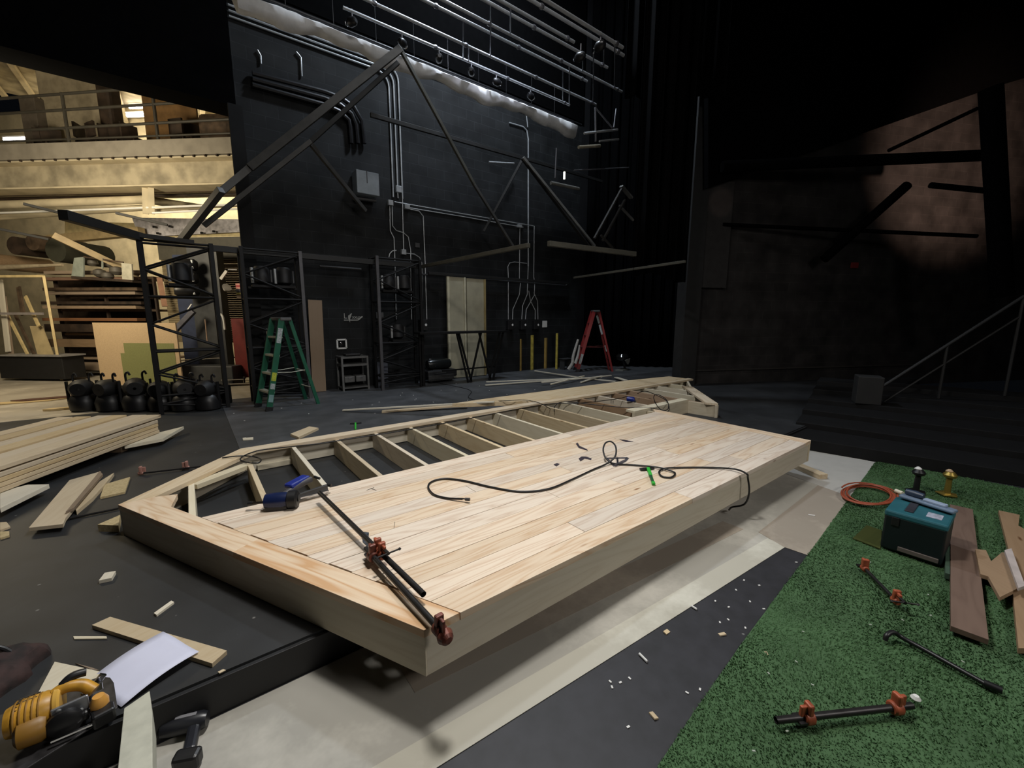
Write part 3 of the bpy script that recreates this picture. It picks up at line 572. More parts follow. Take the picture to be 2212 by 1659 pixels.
MB().bar((.0, -.10, .02), (.11, -.10, .02), .008, .006).build('rip_scale', CHROME, t)
MB().lathe([(.01, -.02), (.02, -.015), (.02, .015), (.01, .02)], (-.14, -.055, .035), 14, My).build('bolt', GALV, t, smooth=True)
MB().box((.02, -.02, .035), (.14, .10, .035)).build('gear_case', RUBBER, t, bevel=.01)
# drill on the paper floor
c = onz(398, 1600, LZ); t = thing('cordless_drill', 'black cordless drill lying on the paper below the stage edge', 'drill', (c.x, c.y, LZ+.004), -.35)
MB().lathe([(.018, -.09), (.030, -.08), (.034, -.02), (.034, .05), (.026, .07)], (.0, .035, .036), 20, My @ Matrix.Rotation(0, 3, 'Z')).build('body', mat('drill_black', (.016, .017, .022), .35), t, smooth=True)
MB().lathe([(.020, 0), (.022, .02), (.012, .04)], (-.13, .035, .036), 16, My).build('chuck', DGREY, t, smooth=True)
MB().bar((.03, .03, .034), (.055, -.10, .034), .042, .034).build('grip', mat('drill_black', (.016, .017, .022)), t, bevel=.012)
MB().box((.06, -.125, .036), (.085, .05, .06), -.1).build('battery', RUBBER, t, bevel=.012)
MB().box((.0, .036, .0705), (.07, .014, .003)).build('stripe', mat('drill_grey', (.25, .25, .27), .4), t)
# dark tool bag at left edge
c = onz(15, 1462, 0); mb = MB(); rg = random.Random(2); vv = []; nu, nv = 26, 9
for j in range(nv+1):
    for i in range(nu):
        a = 2*pi*i/nu; e = j/nv*pi/2; r = (.17+.025*sin(3*a)+.015*sin(7*a+1))*cos(e)**.6 if j < nv else 0
        vv.append((r*1.0*cos(a), r*.8*sin(a), .09*sin(e)+.014*mn.noise(Vector((cos(a)*3, sin(a)*3, e*4)))*(1 if j else 0)))
ff = [(j*nu+i, j*nu+(i+1) % nu, (j+1)*nu+(i+1) % nu, (j+1)*nu+i) for j in range(nv) for i in range(nu)]+[tuple(range(nu-1, -1, -1))]
t = thing('tool_bag', 'crumpled black and maroon tool bag at the left edge by the saw', 'bag', (c.x-.06, c.y+.0, .0), .3)
mb.add(vv, ff).build('cloth_body', mat('bag_cloth', (.045, .024, .022), .85, scale=14, col2=(.008, .008, .008), bump=.8), t, smooth=True)
MB().tube(smoothpath([(-.06, -.02, .08), (-.02, .02, .12), (.05, .03, .115), (.09, .0, .07)]), .009, 8).build('strap', RUBBER, t, smooth=True)

# ---------------- stack of lumber ----------------
ax = (Vector((-.314, 6.373, 0))-Vector((-1.249, 4.855, 0))).normalized(); nx = Vector((-ax.y, ax.x, 0)); base = Vector((-.314, 6.373, 0))
LUM = wood('stack_lumber', (.66, .54, .37), (.50, .37, .22), grain=.35, var=.14)
rg = random.Random(8); words = ['bottom', 'second', 'third', 'fourth', 'top']; cols = ['front edge', 'second row', 'third row', 'fourth row', 'fifth row', 'back edge']
wd = .19
for lv in range(5):
    for cl in range(6):
        if 0 < cl < 5 and lv not in (0, 4, 3): continue
        zc = .09+.04*lv+.02; off = rg.uniform(-.05, .03)+(.0 if lv == 4 else -.06-.03*(lv % 2)); e = base+ax*off+nx*(wd*(cl+.5)+rg.uniform(-.006, .006)+.0)
        L_ = 3.4+rg.random()*.4
        zz = zc+(.0 if lv < 4 else rg.choice([0, .004, .010]))
        board('stack_board', e+Vector((0, 0, zz)), e-ax*L_+Vector((0, 0, zz)), wd-.014-(.02 if lv == 4 and cl else 0), .036, LUM, None, bevel=.004,
              label='%s layer board in the %s of the big lumber stack' % (words[lv], cols[cl]), cat='board', group='boards of the big lumber stack')
for i, (q, lb) in enumerate([([(300, 951), (332, 932), (397, 921), (352, 947)], 'pale board end poking out under the far end of the lumber stack'), ([(0, 1098), (0, 1062), (60, 1047), (106, 1046)], 'pale board end poking out under the near side of the lumber stack')]):
    ps = [onz(x, y, .085) for x, y in q]; c_ = (ps[1]+ps[3])/2
    if i == 0: ps[0] = ps[0]-ax*.2; ps[1] = ps[1]-ax*.3
    plank('dunnage_board', [(p.x, p.y) for p in ps], .05, .086, .9, PALE, None, label=lb, cat='board')
for k, dd in enumerate((.5, 1.9)):
    e = base-ax*dd; board('skid', e+nx*.10+Vector((0, 0, .043)), e+nx*1.1+Vector((0, 0, .043)), .09, .084, WEATH, None, label=['skid under the far end of the lumber stack', 'skid under the middle of the lumber stack'][k], cat='skid')
# long offcuts on the far dark floor
for i, (a_, b_, w_, lb) in enumerate([((1050, 825), (1300, 815), .05, 'lower long white batten on the far floor'), ((1048, 832), (1240, 818), .045, 'nearest long white batten on the far floor'), ((1155, 801), (1262, 817), .05, 'white batten slanting away below the yellow posts'), ((1170, 826), (1320, 811), .05, 'pale batten crossing the heap on the far floor'), ((1262, 817), (1330, 824), .06, 'short pale batten at the right of the far heap'), ((1255, 826), (1300, 812), .05, 'stubby pale batten on top of the far heap'), ((1330, 815), (1352, 822), .09, 'small pale offcut at the far right of the heap'), ((1190, 830), (1262, 812), .04, 'thin pale batten in the middle of the heap')]):
    z = .012+.022*(i % 4); board('batten', onz(*a_, z), onz(*b_, z), w_, .02, PALE, None, label=lb, cat='batten', group='heap of battens on the far floor')
board('batten', onz(741, 886, .03), onz(1068, 868, .235), .045, .02, PALE, None, label='long white batten resting with one end on the back rail', cat='batten')
board('batten', onz(825, 889, .02), onz(1010, 875, .06), .09, .025, PINE, None, label='second longer tan batten beside the one on the back rail', cat='batten')
# chips
rg = random.Random(21); CH = mat('white_chip', (.7, .7, .68), .6, var=.02)
def chip(px, py, z, lb, gp_, s=1.0, m=CH):
    p = onz(px, py, z); a = rg.random()*3.1; MB().box((0, 0, 0), (.014*s, .008*s, .003)).build('wood_chip', m, None, label=lb, cat='chip', group=gp_).matrix_basis = Matrix.Translation(p+Vector((0, 0, .002))) @ Matrix.Rotation(a, 4, 'Z')
for q in [(505, 893), (528, 909), (608, 882), (667, 894), (651, 871), (762, 864), (804, 875), (865, 854), (869, 849), (893, 854), (896, 864), (899, 862), (936, 869), (529, 946), (810, 893), (1036, 834), (1057, 844), (1095, 852), (1155, 842), (953, 843), (985, 829), (985, 843), (819, 869), (1010, 865)]: chip(q[0], q[1], .0062, 'white chip scattered on the dark floor behind the deck', 'white chips on the floor behind the deck', 1.5)
for q in [(1495, 1312), (1545, 1299), (1574, 1312), (1573, 1339), (1610, 1357), (1650, 1316), (1512, 1490), (1340, 1475), (1360, 1466), (1484, 1497), (1322, 1485), (1318, 1473), (1620, 1300), (1607, 1254), (1640, 1265), (1590, 1275), (1720, 1215), (1555, 1345), (1357, 1571)]: chip(q[0], q[1], LZ+.001, 'white chip scattered on the black strip beside the turf', 'white chips on the black strip', 1.0)
for q in [(1700, 1580), (1628, 1623), (1735, 1365), (1755, 1480), (1880, 1350), (2005, 1285), (1950, 1340), (2010, 1330), (2070, 1350), (1990, 1200), (1880, 1215), (2080, 1430), (1660, 1455), (1720, 1430)]: chip(q[0], q[1], LZ+.018, 'pale chip lying in the green turf', 'pale chips in the turf', .8, mat('dull_chip', (.40, .45, .38), .7))
for i, (x0, y0, x1, y1, lb) in enumerate([(1381, 1412, 1398, 1429, 'white plastic peg lying on the black strip'), (1494, 1309, 1505, 1316, 'white plastic peg at the pale paper edge'), (1746, 1112, 1760, 1114, 'white plastic peg on the paper near the turf')]):
    MB().tube([onz(x0, y0, LZ+.008), onz(x1, y1, LZ+.008)], .006).build('plastic_peg', CH, None, label=lb, cat='peg')
for i, (x, y, lb) in enumerate([(1440, 1365, 'tan wood shaving beside the pale paper strip'), (1412, 1546, 'tan wood shaving near the lower turf edge'), (1560, 1370, 'brown wood shaving in the middle of the black strip'), (1655, 1415, 'long tan shaving lying on the turf edge')]):
    p = onz(x, y, LZ+.004); MB().box((0, 0, 0), (.035, .02, .006)).build('wood_shaving', SCR, None, label=lb, cat='shaving').matrix_basis = Matrix.Translation(p) @ Euler((.2, .1, i*1.3)).to_matrix().to_4x4()

# ---------------- on the turf ----------------
GZ = LZ+.018
t = thing('extension_cord', 'coiled orange extension cord lying across the paper and turf', 'cord', tuple(onz(1878, 1075, GZ)))
pl = []; cc = onz(1872, 1073, GZ)
ea = (onz(1822, 1068, GZ)-cc); eb = (onz(1872, 1094, GZ)-cc); rg = random.Random(4)
for i in range(150):
    a = i/150*2*pi*6.0; k = 1+.10*sin(a*.37)+.05*sin(a*1.7+1); q = cc+ea*cos(a)*k*(1.15 if cos(a) < 0 else 1)+eb*sin(a)*k; q.z = GZ+.012+.025*(i/150)+.008*sin(a*.9); pl.append(q)
MB().tube(pl, .0065, 8).build('cable', mat('cord_orange', (.34, .075, .035), .5), t, world=True, smooth=True)
MB().tube([onz(1935, 1060, GZ+.06), onz(1950, 1066, GZ+.06)], .018, 10).build('plug', mat('cream_plug', (.75, .70, .55), .4), t, world=True, smooth=True)
# toolbox
ta_ = onz(1900, 1182, GZ); tb_ = onz(2033, 1226, GZ); dx_ = (tb_-ta_); wdt = dx_.length; rz = atan2(dx_.y, dx_.x)
t = thing('toolbox', 'teal tool case with shade painted into its body, standing on the turf', 'tool case', (ta_.x, ta_.y, GZ), rz)
TEAL = mat('teal_plastic', (.020, .115, .145), .5, scale=10, var=.1); TD = mat('shaded_teal_plastic', (.003, .009, .011), .5)  # the case front lies in shadow, so its body teal is painted darker
MB().box((wdt/2, .17, .13), (wdt, .34, .25)).build('case_body', TD, t, bevel=.012)
lid = MB().box((wdt/2, .17, .265), (wdt+.006, .346, .045)).build('lid', TEAL, t, bevel=.012)
MB().box((.11, .16, .291), (.045, .20, .012)).build('handle', mat('case_handle', (.03, .03, .04), .5), lid, bevel=.004)
MB().box((wdt*.75, .12, .2885), (.075, .10, .002)).build('label_sticker', mat('sticker_grey', (.42, .45, .55), .5, scale=40, var=.3), lid)
MB().box((wdt*.62, -.004, .035), (.20, .012, .03)).build('front_latch', mat('latch_brown', (.13, .11, .10), .5), t, bevel=.003)
MB().box((.06, -.004, .22), (.04, .012, .06)).build('side_latch', RUBBER, t, bevel=.003)
ctr = wm(t) @ Vector((.13, .40, .27))
o = thing('level', 'blue grey plane tool lying across the back of the teal case', 'tool', tuple(wm(t) @ Vector((.17, .28, .30))), rz-.25)
MB().box((0, 0, .012), (.30, .07, .024)).build('sole', mat('blue_grey_metal', (.22, .30, .42), .4, .3), o, bevel=.01); MB().lathe([(.02, -.05), (.025, 0), (.02, .05)], (-.08, .02, .045), 14, My).build('knob', mat('navy_plastic', (.03, .05, .09), .4), o, smooth=True); MB().box((.04, .0, .032), (.12, .05, .02)).build('deck_cover', mat('blue_grey_light', (.35, .44, .60), .4), o, bevel=.006)
def flange(px, py, h, m, lb, mt):
    p = onz(px, py, GZ); t = thing('pipe_stand', lb, 'stand', tuple(p), .5)
    MB().lathe([(.075, 0), (.08, .008), (.03, .016), (.028, .03)], (0, 0, 0), 5).build('foot', m, t); MB().tube([(0, 0, .02), (0, 0, h)], .024, 12, r2=.020).build('stem', m, t, smooth=True)
    MB().lathe([(.02, h-.015), (.045, h), (.05, h+.02), (.03, h+.045)], (0, 0, 0), 16).build('cap', m, t, smooth=True); MB().lathe([(.008, 0), (.026, .015), (.026, .03), (.01, .045)], (.02, 0, h+.02), 14).build('knob', mt, t, smooth=True)
flange(1978, 1062, .17, BMETAL, 'black pipe stand with a white knob behind the teal case', WHITE)
flange(2045, 1068, .17, mat('brass', (.40, .29, .07), .35, .7), 'brass pipe stand with a tan knob, right of the black one', mat('tan_knob', (.5, .36, .22), .5))
BRN = wood('brown_board', (.20, .115, .075), (.13, .07, .045), grain=.4)
board('floor_plank', onz(2076, 1098, GZ+.03), onz(2093, 1372, GZ+.03), .13, .03, BRN, None, label='reddish brown plank lying on the turf right of the teal case', cat='board')
board('floor_plank', onz(2046, 1108, GZ+.02), onz(2046, 1245, GZ+.02), .022, .04, mat('green_trim', (.05, .09, .06), .6), None, label='thin dark green strip between the teal case and the brown plank', cat='strip')
flat('scrap_board', [(1842, 1162), (1872, 1134), (1905, 1145), (1902, 1185)], GZ-.004, .008, wood('olive_shadow', (.075, .085, .030), (.05, .06, .02)), 'dark olive shadow patch left of the teal case', 'scrap wood')  # thin olive sheet painted as the shadow patch beside the case
TAN = wood('tan_scrap', (.38, .27, .18), (.28, .19, .12), grain=.3)
flat('scrap_board', [(2157, 1102), (2203, 1112), (2200, 1135), (2225, 1150), (2260, 1400), (2200, 1400), (2188, 1280), (2178, 1184)], GZ, .03, TAN, 'long tan board on the turf at the right edge', 'scrap wood', ang=0.2)
flat('scrap_board', [(2107, 1186), (2130, 1188), (2141, 1212), (2165, 1192), (2190, 1200), (2200, 1270), (2160, 1290), (2135, 1245), (2118, 1240)], GZ+.04, .025, TAN, 'notched tan scrap lying over the long tan board', 'scrap wood', ang=0.9)
flat('scrap_board', [(2170, 1188), (2185, 1184), (2215, 1265), (2200, 1270)], GZ+.07, .02, mat('pale_tape', (.50, .44, .42), .6), 'pale mauve strip on top of the notched scrap', 'scrap wood', ang=0.9)
pipe_clamp('bar_clamp', 'short orange clamp lying on the turf in front of the teal case', onz(1862, 1222, GZ+.03), onz(1938, 1300, GZ+.03), onz(1935, 1297, GZ+.03), onz(1868, 1228, GZ+.03), ORANGE, r=.010, screw=True)
pipe_clamp('pipe_clamp', 'pipe clamp with two orange heads on the nearest turf', onz(1676, 1556, GZ+.03), onz(1970, 1524, GZ+.03), onz(1935, 1528, GZ+.03), onz(1745, 1549, GZ+.03), ORANGE, r=.0135, screw=False)
t = thing('crowbar', 'black iron bar with a hooked end on the turf', 'bar', tuple(onz(2040, 1430, GZ)))
MB().tube(smoothpath([onz(1912, 1384, GZ+.01), onz(1916, 1372, GZ+.035), onz(1930, 1366, GZ+.04), onz(1950, 1378, GZ+.02), onz(2000, 1405, GZ+.015), onz(2080, 1450, GZ+.015), onz(2130, 1478, GZ+.015)]), .011, 10).build('shaft', RUBBER, t, world=True, smooth=True)
MB().tube([onz(2125, 1475, GZ+.015), onz(2165, 1492, GZ+.015)], .016, 10).build('ferrule', RUBBER, t, world=True, smooth=True); MB().lathe([(.01, -.01), (.018, 0), (.01, .012)], onz(1978, 1508, GZ+.02), 12).build('plastic_disc', CH, None, label='small round white disc at the end of the nearest orange clamp', cat='disc')
# ================= UPSTAGE: ladders, towers, wall equipment =================
def step_ladder(name, label, FL, FR, RL, RR, top, m, n, inner, extra=None):
    c = (FL+FR+RL+RR)/4; t = thing(name, label, 'step ladder', (c.x, c.y, 0)); FL, FR, RL, RR, top = map(Vector, (FL, FR, RL, RR, top))
    s = (FR-FL).normalized(); f = ((FL+FR)/2-(RL+RR)/2).normalized(); half = (FR-FL).length*.38
    TL, TR = top-s*half+f*.06, top+s*half+f*.06; BL, BR_ = top-s*half*.9-f*.07, top+s*half*.9-f*.07
    for a, b in ((FL, TL), (FR, TR)): MB().bar(a, b, .028, .085, up=s.cross(b-a)).build('front_rail', m, t, world=True, bevel=.004)
    for a, b in ((RL, BL), (RR, BR_)): MB().bar(a, b, .024, .055, up=s.cross(b-a)).build('rear_rail', m, t, world=True, bevel=.004)
    for i in range(1, n+1):
        k = i/(n+1.0); a, b = FL.lerp(TL, k), FR.lerp(TR, k); MB().bar(a-f*.01, b-f*.01, .085, .03).build('step', inner, t, world=True, bevel=.003)
        if i < 3: MB().tube([RL.lerp(BL, k), RR.lerp(BR_, k)], .010).build('rear_brace', inner, t, world=True)
    MB().bar(top-s*(half+.03), top+s*(half+.03), .17, .05).build('top_cap', mat('cap_grey', (.11, .11, .11), .5), t, world=True, bevel=.012)
    k = .42
    for a, b in ((FL.lerp(TL, k), RL.lerp(BL, k)), (FR.lerp(TR, k), RR.lerp(BR_, k))):
        mdl = a.lerp(b, .5)+Vector((0, 0, -.02)); MB().tube([a, mdl, b], .006).build('spreader', inner, t, world=True)
    for a, b in ((FL, TL), (FR, TR)): MB().bar(a, a.lerp(b, .05), .036, .10, up=s.cross(b-a)).build('foot', RUBBER, t, world=True, bevel=.004)
    dirs = (FR.lerp(TR, 1)-FR).normalized()
    for k0, k1, cm in (extra or []):
        a, b = FR.lerp(TR, k0)+s*.016, FR.lerp(TR, k1)+s*.016; MB().bar(a, b, .004, .066, up=s.cross(b-a)).build('label', cm, t, world=True)
    return t
GL = mat('ladder_green', (.008, .105, .056), .45); RL_ = mat('ladder_red', (.26, .018, .018), .45); ALU = mat('ladder_aluminium', (.62, .62, .52), .45, .3)
YS = mat('yellow_sticker', (.50, .55, .05), .5, scale=50, var=.3); GS = mat('grey_sticker', (.42, .47, .47), .5, scale=60, var=.3)
step_ladder('step_ladder', 'green fibreglass step ladder standing open on the dark floor', onz(557, 880, 0), onz(581, 889, 0), onz(661, 863, 0), onz(688, 873, 0), Vector((1.19, 7.55, 1.40)), GL, 4, ALU, [(.24, .30, GS), (.33, .42, YS), (.74, .90, GS), (.10, .18, mat('teal_sticker', (.20, .34, .34), .5))])
rt_ = step_ladder('step_ladder', 'red step ladder with a white rag hanging on it, in front of the dark wing', onz(1322, 802, 0), onz(1247, 804, 0), onz(1311, 795, 0), onz(1240, 796, 0), ond(1279, 672, (onz(1285, 800, 0)-O).dot(HF)), RL_, 4, mat('red_step', (.18, .03, .03), .5), [])
# red ladder seen side-on: rebuild with rails front/back along the view
for ch in list(rt_.children): bpy.data.objects.remove(ch, do_unlink=True)
bpy.data.objects.remove(rt_, do_unlink=True)
dd = (onz(1248, 804, 0)-O).dot(HF); sv = HF.cross(Vector((0, 0, 1))).normalized()*-1
fl = onz(1247, 804, 0); rr_ = onz(1323, 803, 0); bk = HF*.42
topp = (fl+rr_)/2+bk*.5; topp.z = ond(1280, 672, dd).z
rt_ = step_ladder('step_ladder', 'red step ladder with a white rag hanging on it, in front of the dark wing', fl+bk, fl, rr_+bk*.95, rr_, topp, RL_, 4, mat('red_step', (.18, .03, .03), .5), [(.14, .30, GS)])
a, b = rr_, topp; s1 = (rr_-fl).normalized()
for k0, k1 in ((.62, .78), (.80, .93), (.34, .44)): p, q = rr_.lerp(topp, k0), rr_.lerp(topp, k1); MB().bar(p-bk*.09+s1*.0, q-bk*.09, .05, .004, up=bk).build('label', GS, rt_, world=True)
o = thing('hanging_rag', 'white rag draped over the left side of the red ladder', 'rag', tuple(ond(1250, 745, dd)))
ps = [ond(x, y, dd-.08) for x, y in ((1249, 733), (1243, 752), (1238, 770), (1236, 785), (1228, 798))]; MB().tube(smoothpath(ps), .028, 8, r2=.045).build('cloth', mat('rag_white', (.45, .43, .40), .8, bump=.5, scale=20), o, world=True, smooth=True)
MB().tube(smoothpath([ond(x, y, dd-.08) for x, y in ((1252, 745), (1249, 765), (1243, 785))]), .02, 8, r2=.04).build('cloth_fold', mat('rag_white', (.45, .43, .40)), o, world=True, smooth=True)

# lattice towers
TW = mat('tower_black', (.0045, .0045, .005), .6, .0, spec=.3); TG = mat('tower_grey', (.085, .083, .09), .5, .2)
def tower(label, x0, x1, y0, dep, h, gx=None, lev=(.28, .93, 1.72), tags=True):
    t = thing('lattice_tower', label, 'tower', ((x0+x1)/2, y0+dep/2, 0), 0)
    cs = [(x0, y0), (x1, y0), (x0, y0+dep), (x1, y0+dep)]
    for i, (x, y) in enumerate(cs): MB().box((x, y, h/2), (.055, .055, h)).build('post', TG if gx == i else TW, t, world=True, bevel=.004)
    for z in lev+(h-.03,):
        for (a, b) in ((0, 1), (2, 3), (0, 2), (1, 3)): MB().tube([(*cs[a], z), (*cs[b], z)], .017, 8).build('rung', TW, t, world=True, smooth=True)
    zs = (.02,)+lev+(h-.03,)
    for i in range(len(zs)-1):
        zm = (zs[i]+zs[i+1])/2
        for (a, b) in ((0, 1), (2, 3)):
            MB().tube([(*cs[a], zm), (*cs[b], zs[i]+.03)], .015, 8).build('brace', TW, t, world=True, smooth=True); MB().tube([(*cs[a], zm), (*cs[b], zs[i+1]-.03)], .015, 8).build('brace', TW, t, world=True, smooth=True)
    return t
tower('black lattice tower at the left, standing among the stage lights', -.42, .40, 7.95, .32, 2.52)
tower('black lattice tower with a grey post behind the green ladder', .78, 1.62, 7.95, .34, 2.52, gx=1)
tower('black lattice tower beside the wall conduits', 2.93, 3.80, 7.95, .34, 2.56, gx=0)
def steel(label, a, b, w_, h_, m=TW, name='steel_beam', group=None, up=(0, 0, 1)):
    return MB().bar(a, b, w_, h_, up=up).build(name, m, None, bevel=.004, label=label, cat='beam', group=group)
SG = mat('steel_grey', (.060, .058, .054), .5, .2); SL = mat('steel_light', (.26, .26, .25), .45, .5); SD = mat('steel_dark', (.010, .010, .0095), .6); SO = mat('steel_olive', (.075, .072, .058), .55, .2)
steel('dark horizontal beam joining the tops of the three lattice towers', ony(455, 536, 8.1), ony(905, 575, 8.1), .08, .09, SD)
steel('dark beam over the leftmost tower top', ony(300, 513, 7.9)+Vector((0, 0, .03)), ony(420, 528, 7.9)+Vector((0, 0, .03)), .06, .06, SD)
ap = ony(866, 104, 7.3)
steel('long grey rafter tube rising from the left tower to the roof apex', ap, ony(540, 362, 7.85), .06, .115, SG, 'roof_rafter')
steel('lower end of the long grey rafter tube above the left tower', ony(545, 358, 7.9), ony(478, 414, 7.9), .06, .10, SG, 'roof_rafter')
steel('square grey tube leaning down onto the left tower top', ony(478, 410, 7.2), ony(390, 522, 8.1), .085, .085, SG, 'roof_rafter')
steel('thin dark lower chord under the long rafter', ony(860, 135, 7.4), ony(672, 305, 7.8), .05, .07, SD, 'roof_chord')
steel('grey lower chord reaching toward the left tower', ony(672, 305, 7.8), ony(440, 488, 8.1), .05, .07, SG, 'roof_chord')
steel('dark slender rafter falling right from the roof apex', ony(868, 112, 7.3), ony(1025, 400, 7.6), .05, .06, SO, 'roof_rafter')
steel('slender rafter continuing down past the wall conduits', ony(1025, 400, 7.6), ony(1108, 532, 7.7), .05, .055, SG, 'roof_rafter')
steel('short dark strut hanging below the left rafter', ony(672, 312, 7.8), ony(790, 456, 8.3), .05, .07, SG, 'roof_strut')
steel('dark purlin crossing in front of the lit wall', ony(800, 248, 7.6), ony(1130, 342, 7.6), .05, .07, SD, 'roof_purlin')
steel('faint dark purlin running on into the wing', ony(1130, 342, 7.6), ony(1300, 392, 7.6), .05, .06, SD, 'roof_purlin')
steel('bright steel strut falling to the right of the conduits', ony(1130, 340, 7.0), ony(1285, 532, 6.7), .05, .05, SL, 'roof_strut')
steel('dark flange behind the bright steel strut', ony(1128, 342, 7.04), ony(1272, 532, 6.74), .09, .03, SD, 'roof_strut')
steel('dark strut falling left from the purlin end', ony(1128, 345, 7.5), ony(1045, 500, 8.0), .04, .05, SD, 'roof_strut')
zE = ony(905, 577, 8.1).z
steel('olive grey eave beam coming forward from the tower tops', ony(905, 577, 8.1), onz(1142, 530, zE), .06, .06, SO, 'eave_beam')
steel('olive grey eave beam running right below the bright strut', onz(1185, 526, zE), onz(1372, 549, zE), .06, .07, SO, 'eave_beam')
steel('thin grey eave beam rising toward the pillar', onz(1240, 600, zE-.15), onz(1480, 565, zE-.15), .04, .04, SO, 'eave_beam')
steel('dark ledge beam along the block wall above the pale doors', ony(925, 590, 8.5), ony(1226, 612, 8.5), .06, .06, SD, 'ledge_beam')
MB().tube([ony(905, 592, 8.58), ony(1222, 617, 8.58), ony(1227, 612, 8.58)], .02).build('wall_pipe', DGREY, None, label='dark pipe along the wall just above the pale doors', cat='pipe')
MB().tube([ony(690, 575, 8.55), ony(780, 582, 8.55)], .025).build('wall_pipe', DGREY, None, label='short dark pipe on the wall between the towers', cat='pipe')
for i, (a, b, w_, m_, lb) in enumerate([((1284, 515), (1343, 408), .05, SG, 'left leg of the dim triangular frame in the wing'), ((1302, 520), (1350, 432), .05, SG, 'second leg of the dim triangular frame in the wing'), ((1342, 402), (1364, 428), .09, SL, 'pale short flange at the top of the triangular frame'), ((1338, 444), (1368, 476), .04, SL, 'thin pale strut right of the triangular frame'), ((1298, 508), (1324, 536), .04, SG, 'small grey foot of the triangular frame'), ((1468, 520), (1486, 550), .12, SG, 'pale grey plate beside the pillar')]):
    MB().bar(ony(*a, 6.3), ony(*b, 6.3), w_, .04).build('frame_strut', m_, None, label=lb, cat='strut', bevel=.003)

# fixtures parked inside the towers
for i, (x, y, z, lb) in enumerate([(1.05, 8.12, 1.98, 'black fixture clamped high in the tower behind the green ladder, left one'), (1.38, 8.12, 1.98, 'black fixture clamped high in the tower behind the green ladder, right one'), (1.2, 8.12, 1.0, 'black fixture midway up the tower behind the green ladder'), (3.2, 8.12, 1.98, 'black fixture high in the tower beside the conduits, left one'), (3.52, 8.12, 1.98, 'black fixture high in the tower beside the conduits, right one'), (3.35, 8.12, 1.02, 'black fixture midway up the tower beside the conduits'), (.0, 8.1, 1.95, 'black fixture clamped high in the leftmost tower')]):
    t = thing('tower_fixture', lb, 'fixture', (x, y, z)); MB().lathe([(.07, -.14), (.12, -.10), (.12, .10), (.09, .15)], (0, 0, .12), 18).build('housing', mat('light_black', (.008, .008, .009), .6), t, smooth=True)
    MB().tube([(-.135, -.03, .0), (-.135, -.03, .24)], .022, 10).build('cylinder', GALV, t, smooth=True); MB().tube([(.135, -.03, .02), (.135, -.03, .22)], .018, 10).build('side_tube', DGREY, t, smooth=True)
    MB().box((0, 0, -.05), (.30, .22, .04)).build('bracket', TW, t); MB().bar((-.5+.09*0, 0, -.075) if 0 else (-.2, 0, -.075), (.2, 0, -.075), .03, .03).build('cross_bar', TW, t)
# conduits on the wall
CW = WY-.025
def conduit(label, px, r=.011, m=GALV, name='conduit', Y=CW): 
    return MB().tube([ony(x, y, Y) for x, y in px], r, 8).build(name, m, None, smooth=True, label=label, cat='conduit', group='metal conduits on the block wall')
for i, z in enumerate((6.30, 6.22, 6.14)):
    zz = z; conduit2 = MB().tube([(1.0, CW, zz), (3.35-.0*i, CW, zz)]+[(3.35+.25*sin(k*pi/12)-.09*(2-i)*0+.07*i*0+(.10*(2-i)), CW, zz-.25*(1-cos(k*pi/12))) for k in range(1, 7)]+[(3.60+.10*(2-i), CW, 5.2), (3.60+.10*(2-i), CW, 3.85)], .017, 8).build('conduit', GALV, None, smooth=True, label=['outermost of the three conduits that bend down near the apex', 'middle of the three conduits that bend down near the apex', 'innermost of the three conduits that bend down near the apex'][i], cat='conduit', group='metal conduits on the block wall')
for i, z in enumerate((6.48, 6.40)): MB().tube([(.99, CW, z), (7.0, CW, z-.0), (7.0+.15, CW, z-.02)], .016, 8).build('conduit', GALV, None, smooth=True, label=['upper long conduit running across the top of the wall', 'lower long conduit running across the top of the wall'][i], cat='conduit', group='metal conduits on the block wall')
conduit('conduit turning down at the right end of the long runs', [(1100, 265), (1130, 274), (1138, 282), (1141, 300), (1141, 575)], .016)
conduit('short stub pipe at the bend of the long runs', [(1137, 248), (1140, 275)], .012)
for i, (px, lb) in enumerate([([(640, 112), (650, 124), (652, 165)], 'small curved conduit stub, right of two high on the wall'), ([(556, 108), (563, 120), (564, 138)], 'small curved conduit stub, left of two high on the wall')]): conduit(lb, px, .014)
for i in range(3):
    k = 14*i
    conduit(['largest black duct bend above the grey box', 'middle black duct bend above the grey box', 'inner black duct bend above the grey box'][i], [(545, 158+k*.9), (700, 198+k), (738-k*.2, 212+k), (765-k*.4, 232+k), (782-k*.9, 262+k*.6), (787-k, 310)], .04, BMETAL, 'black_duct', WY-.06)
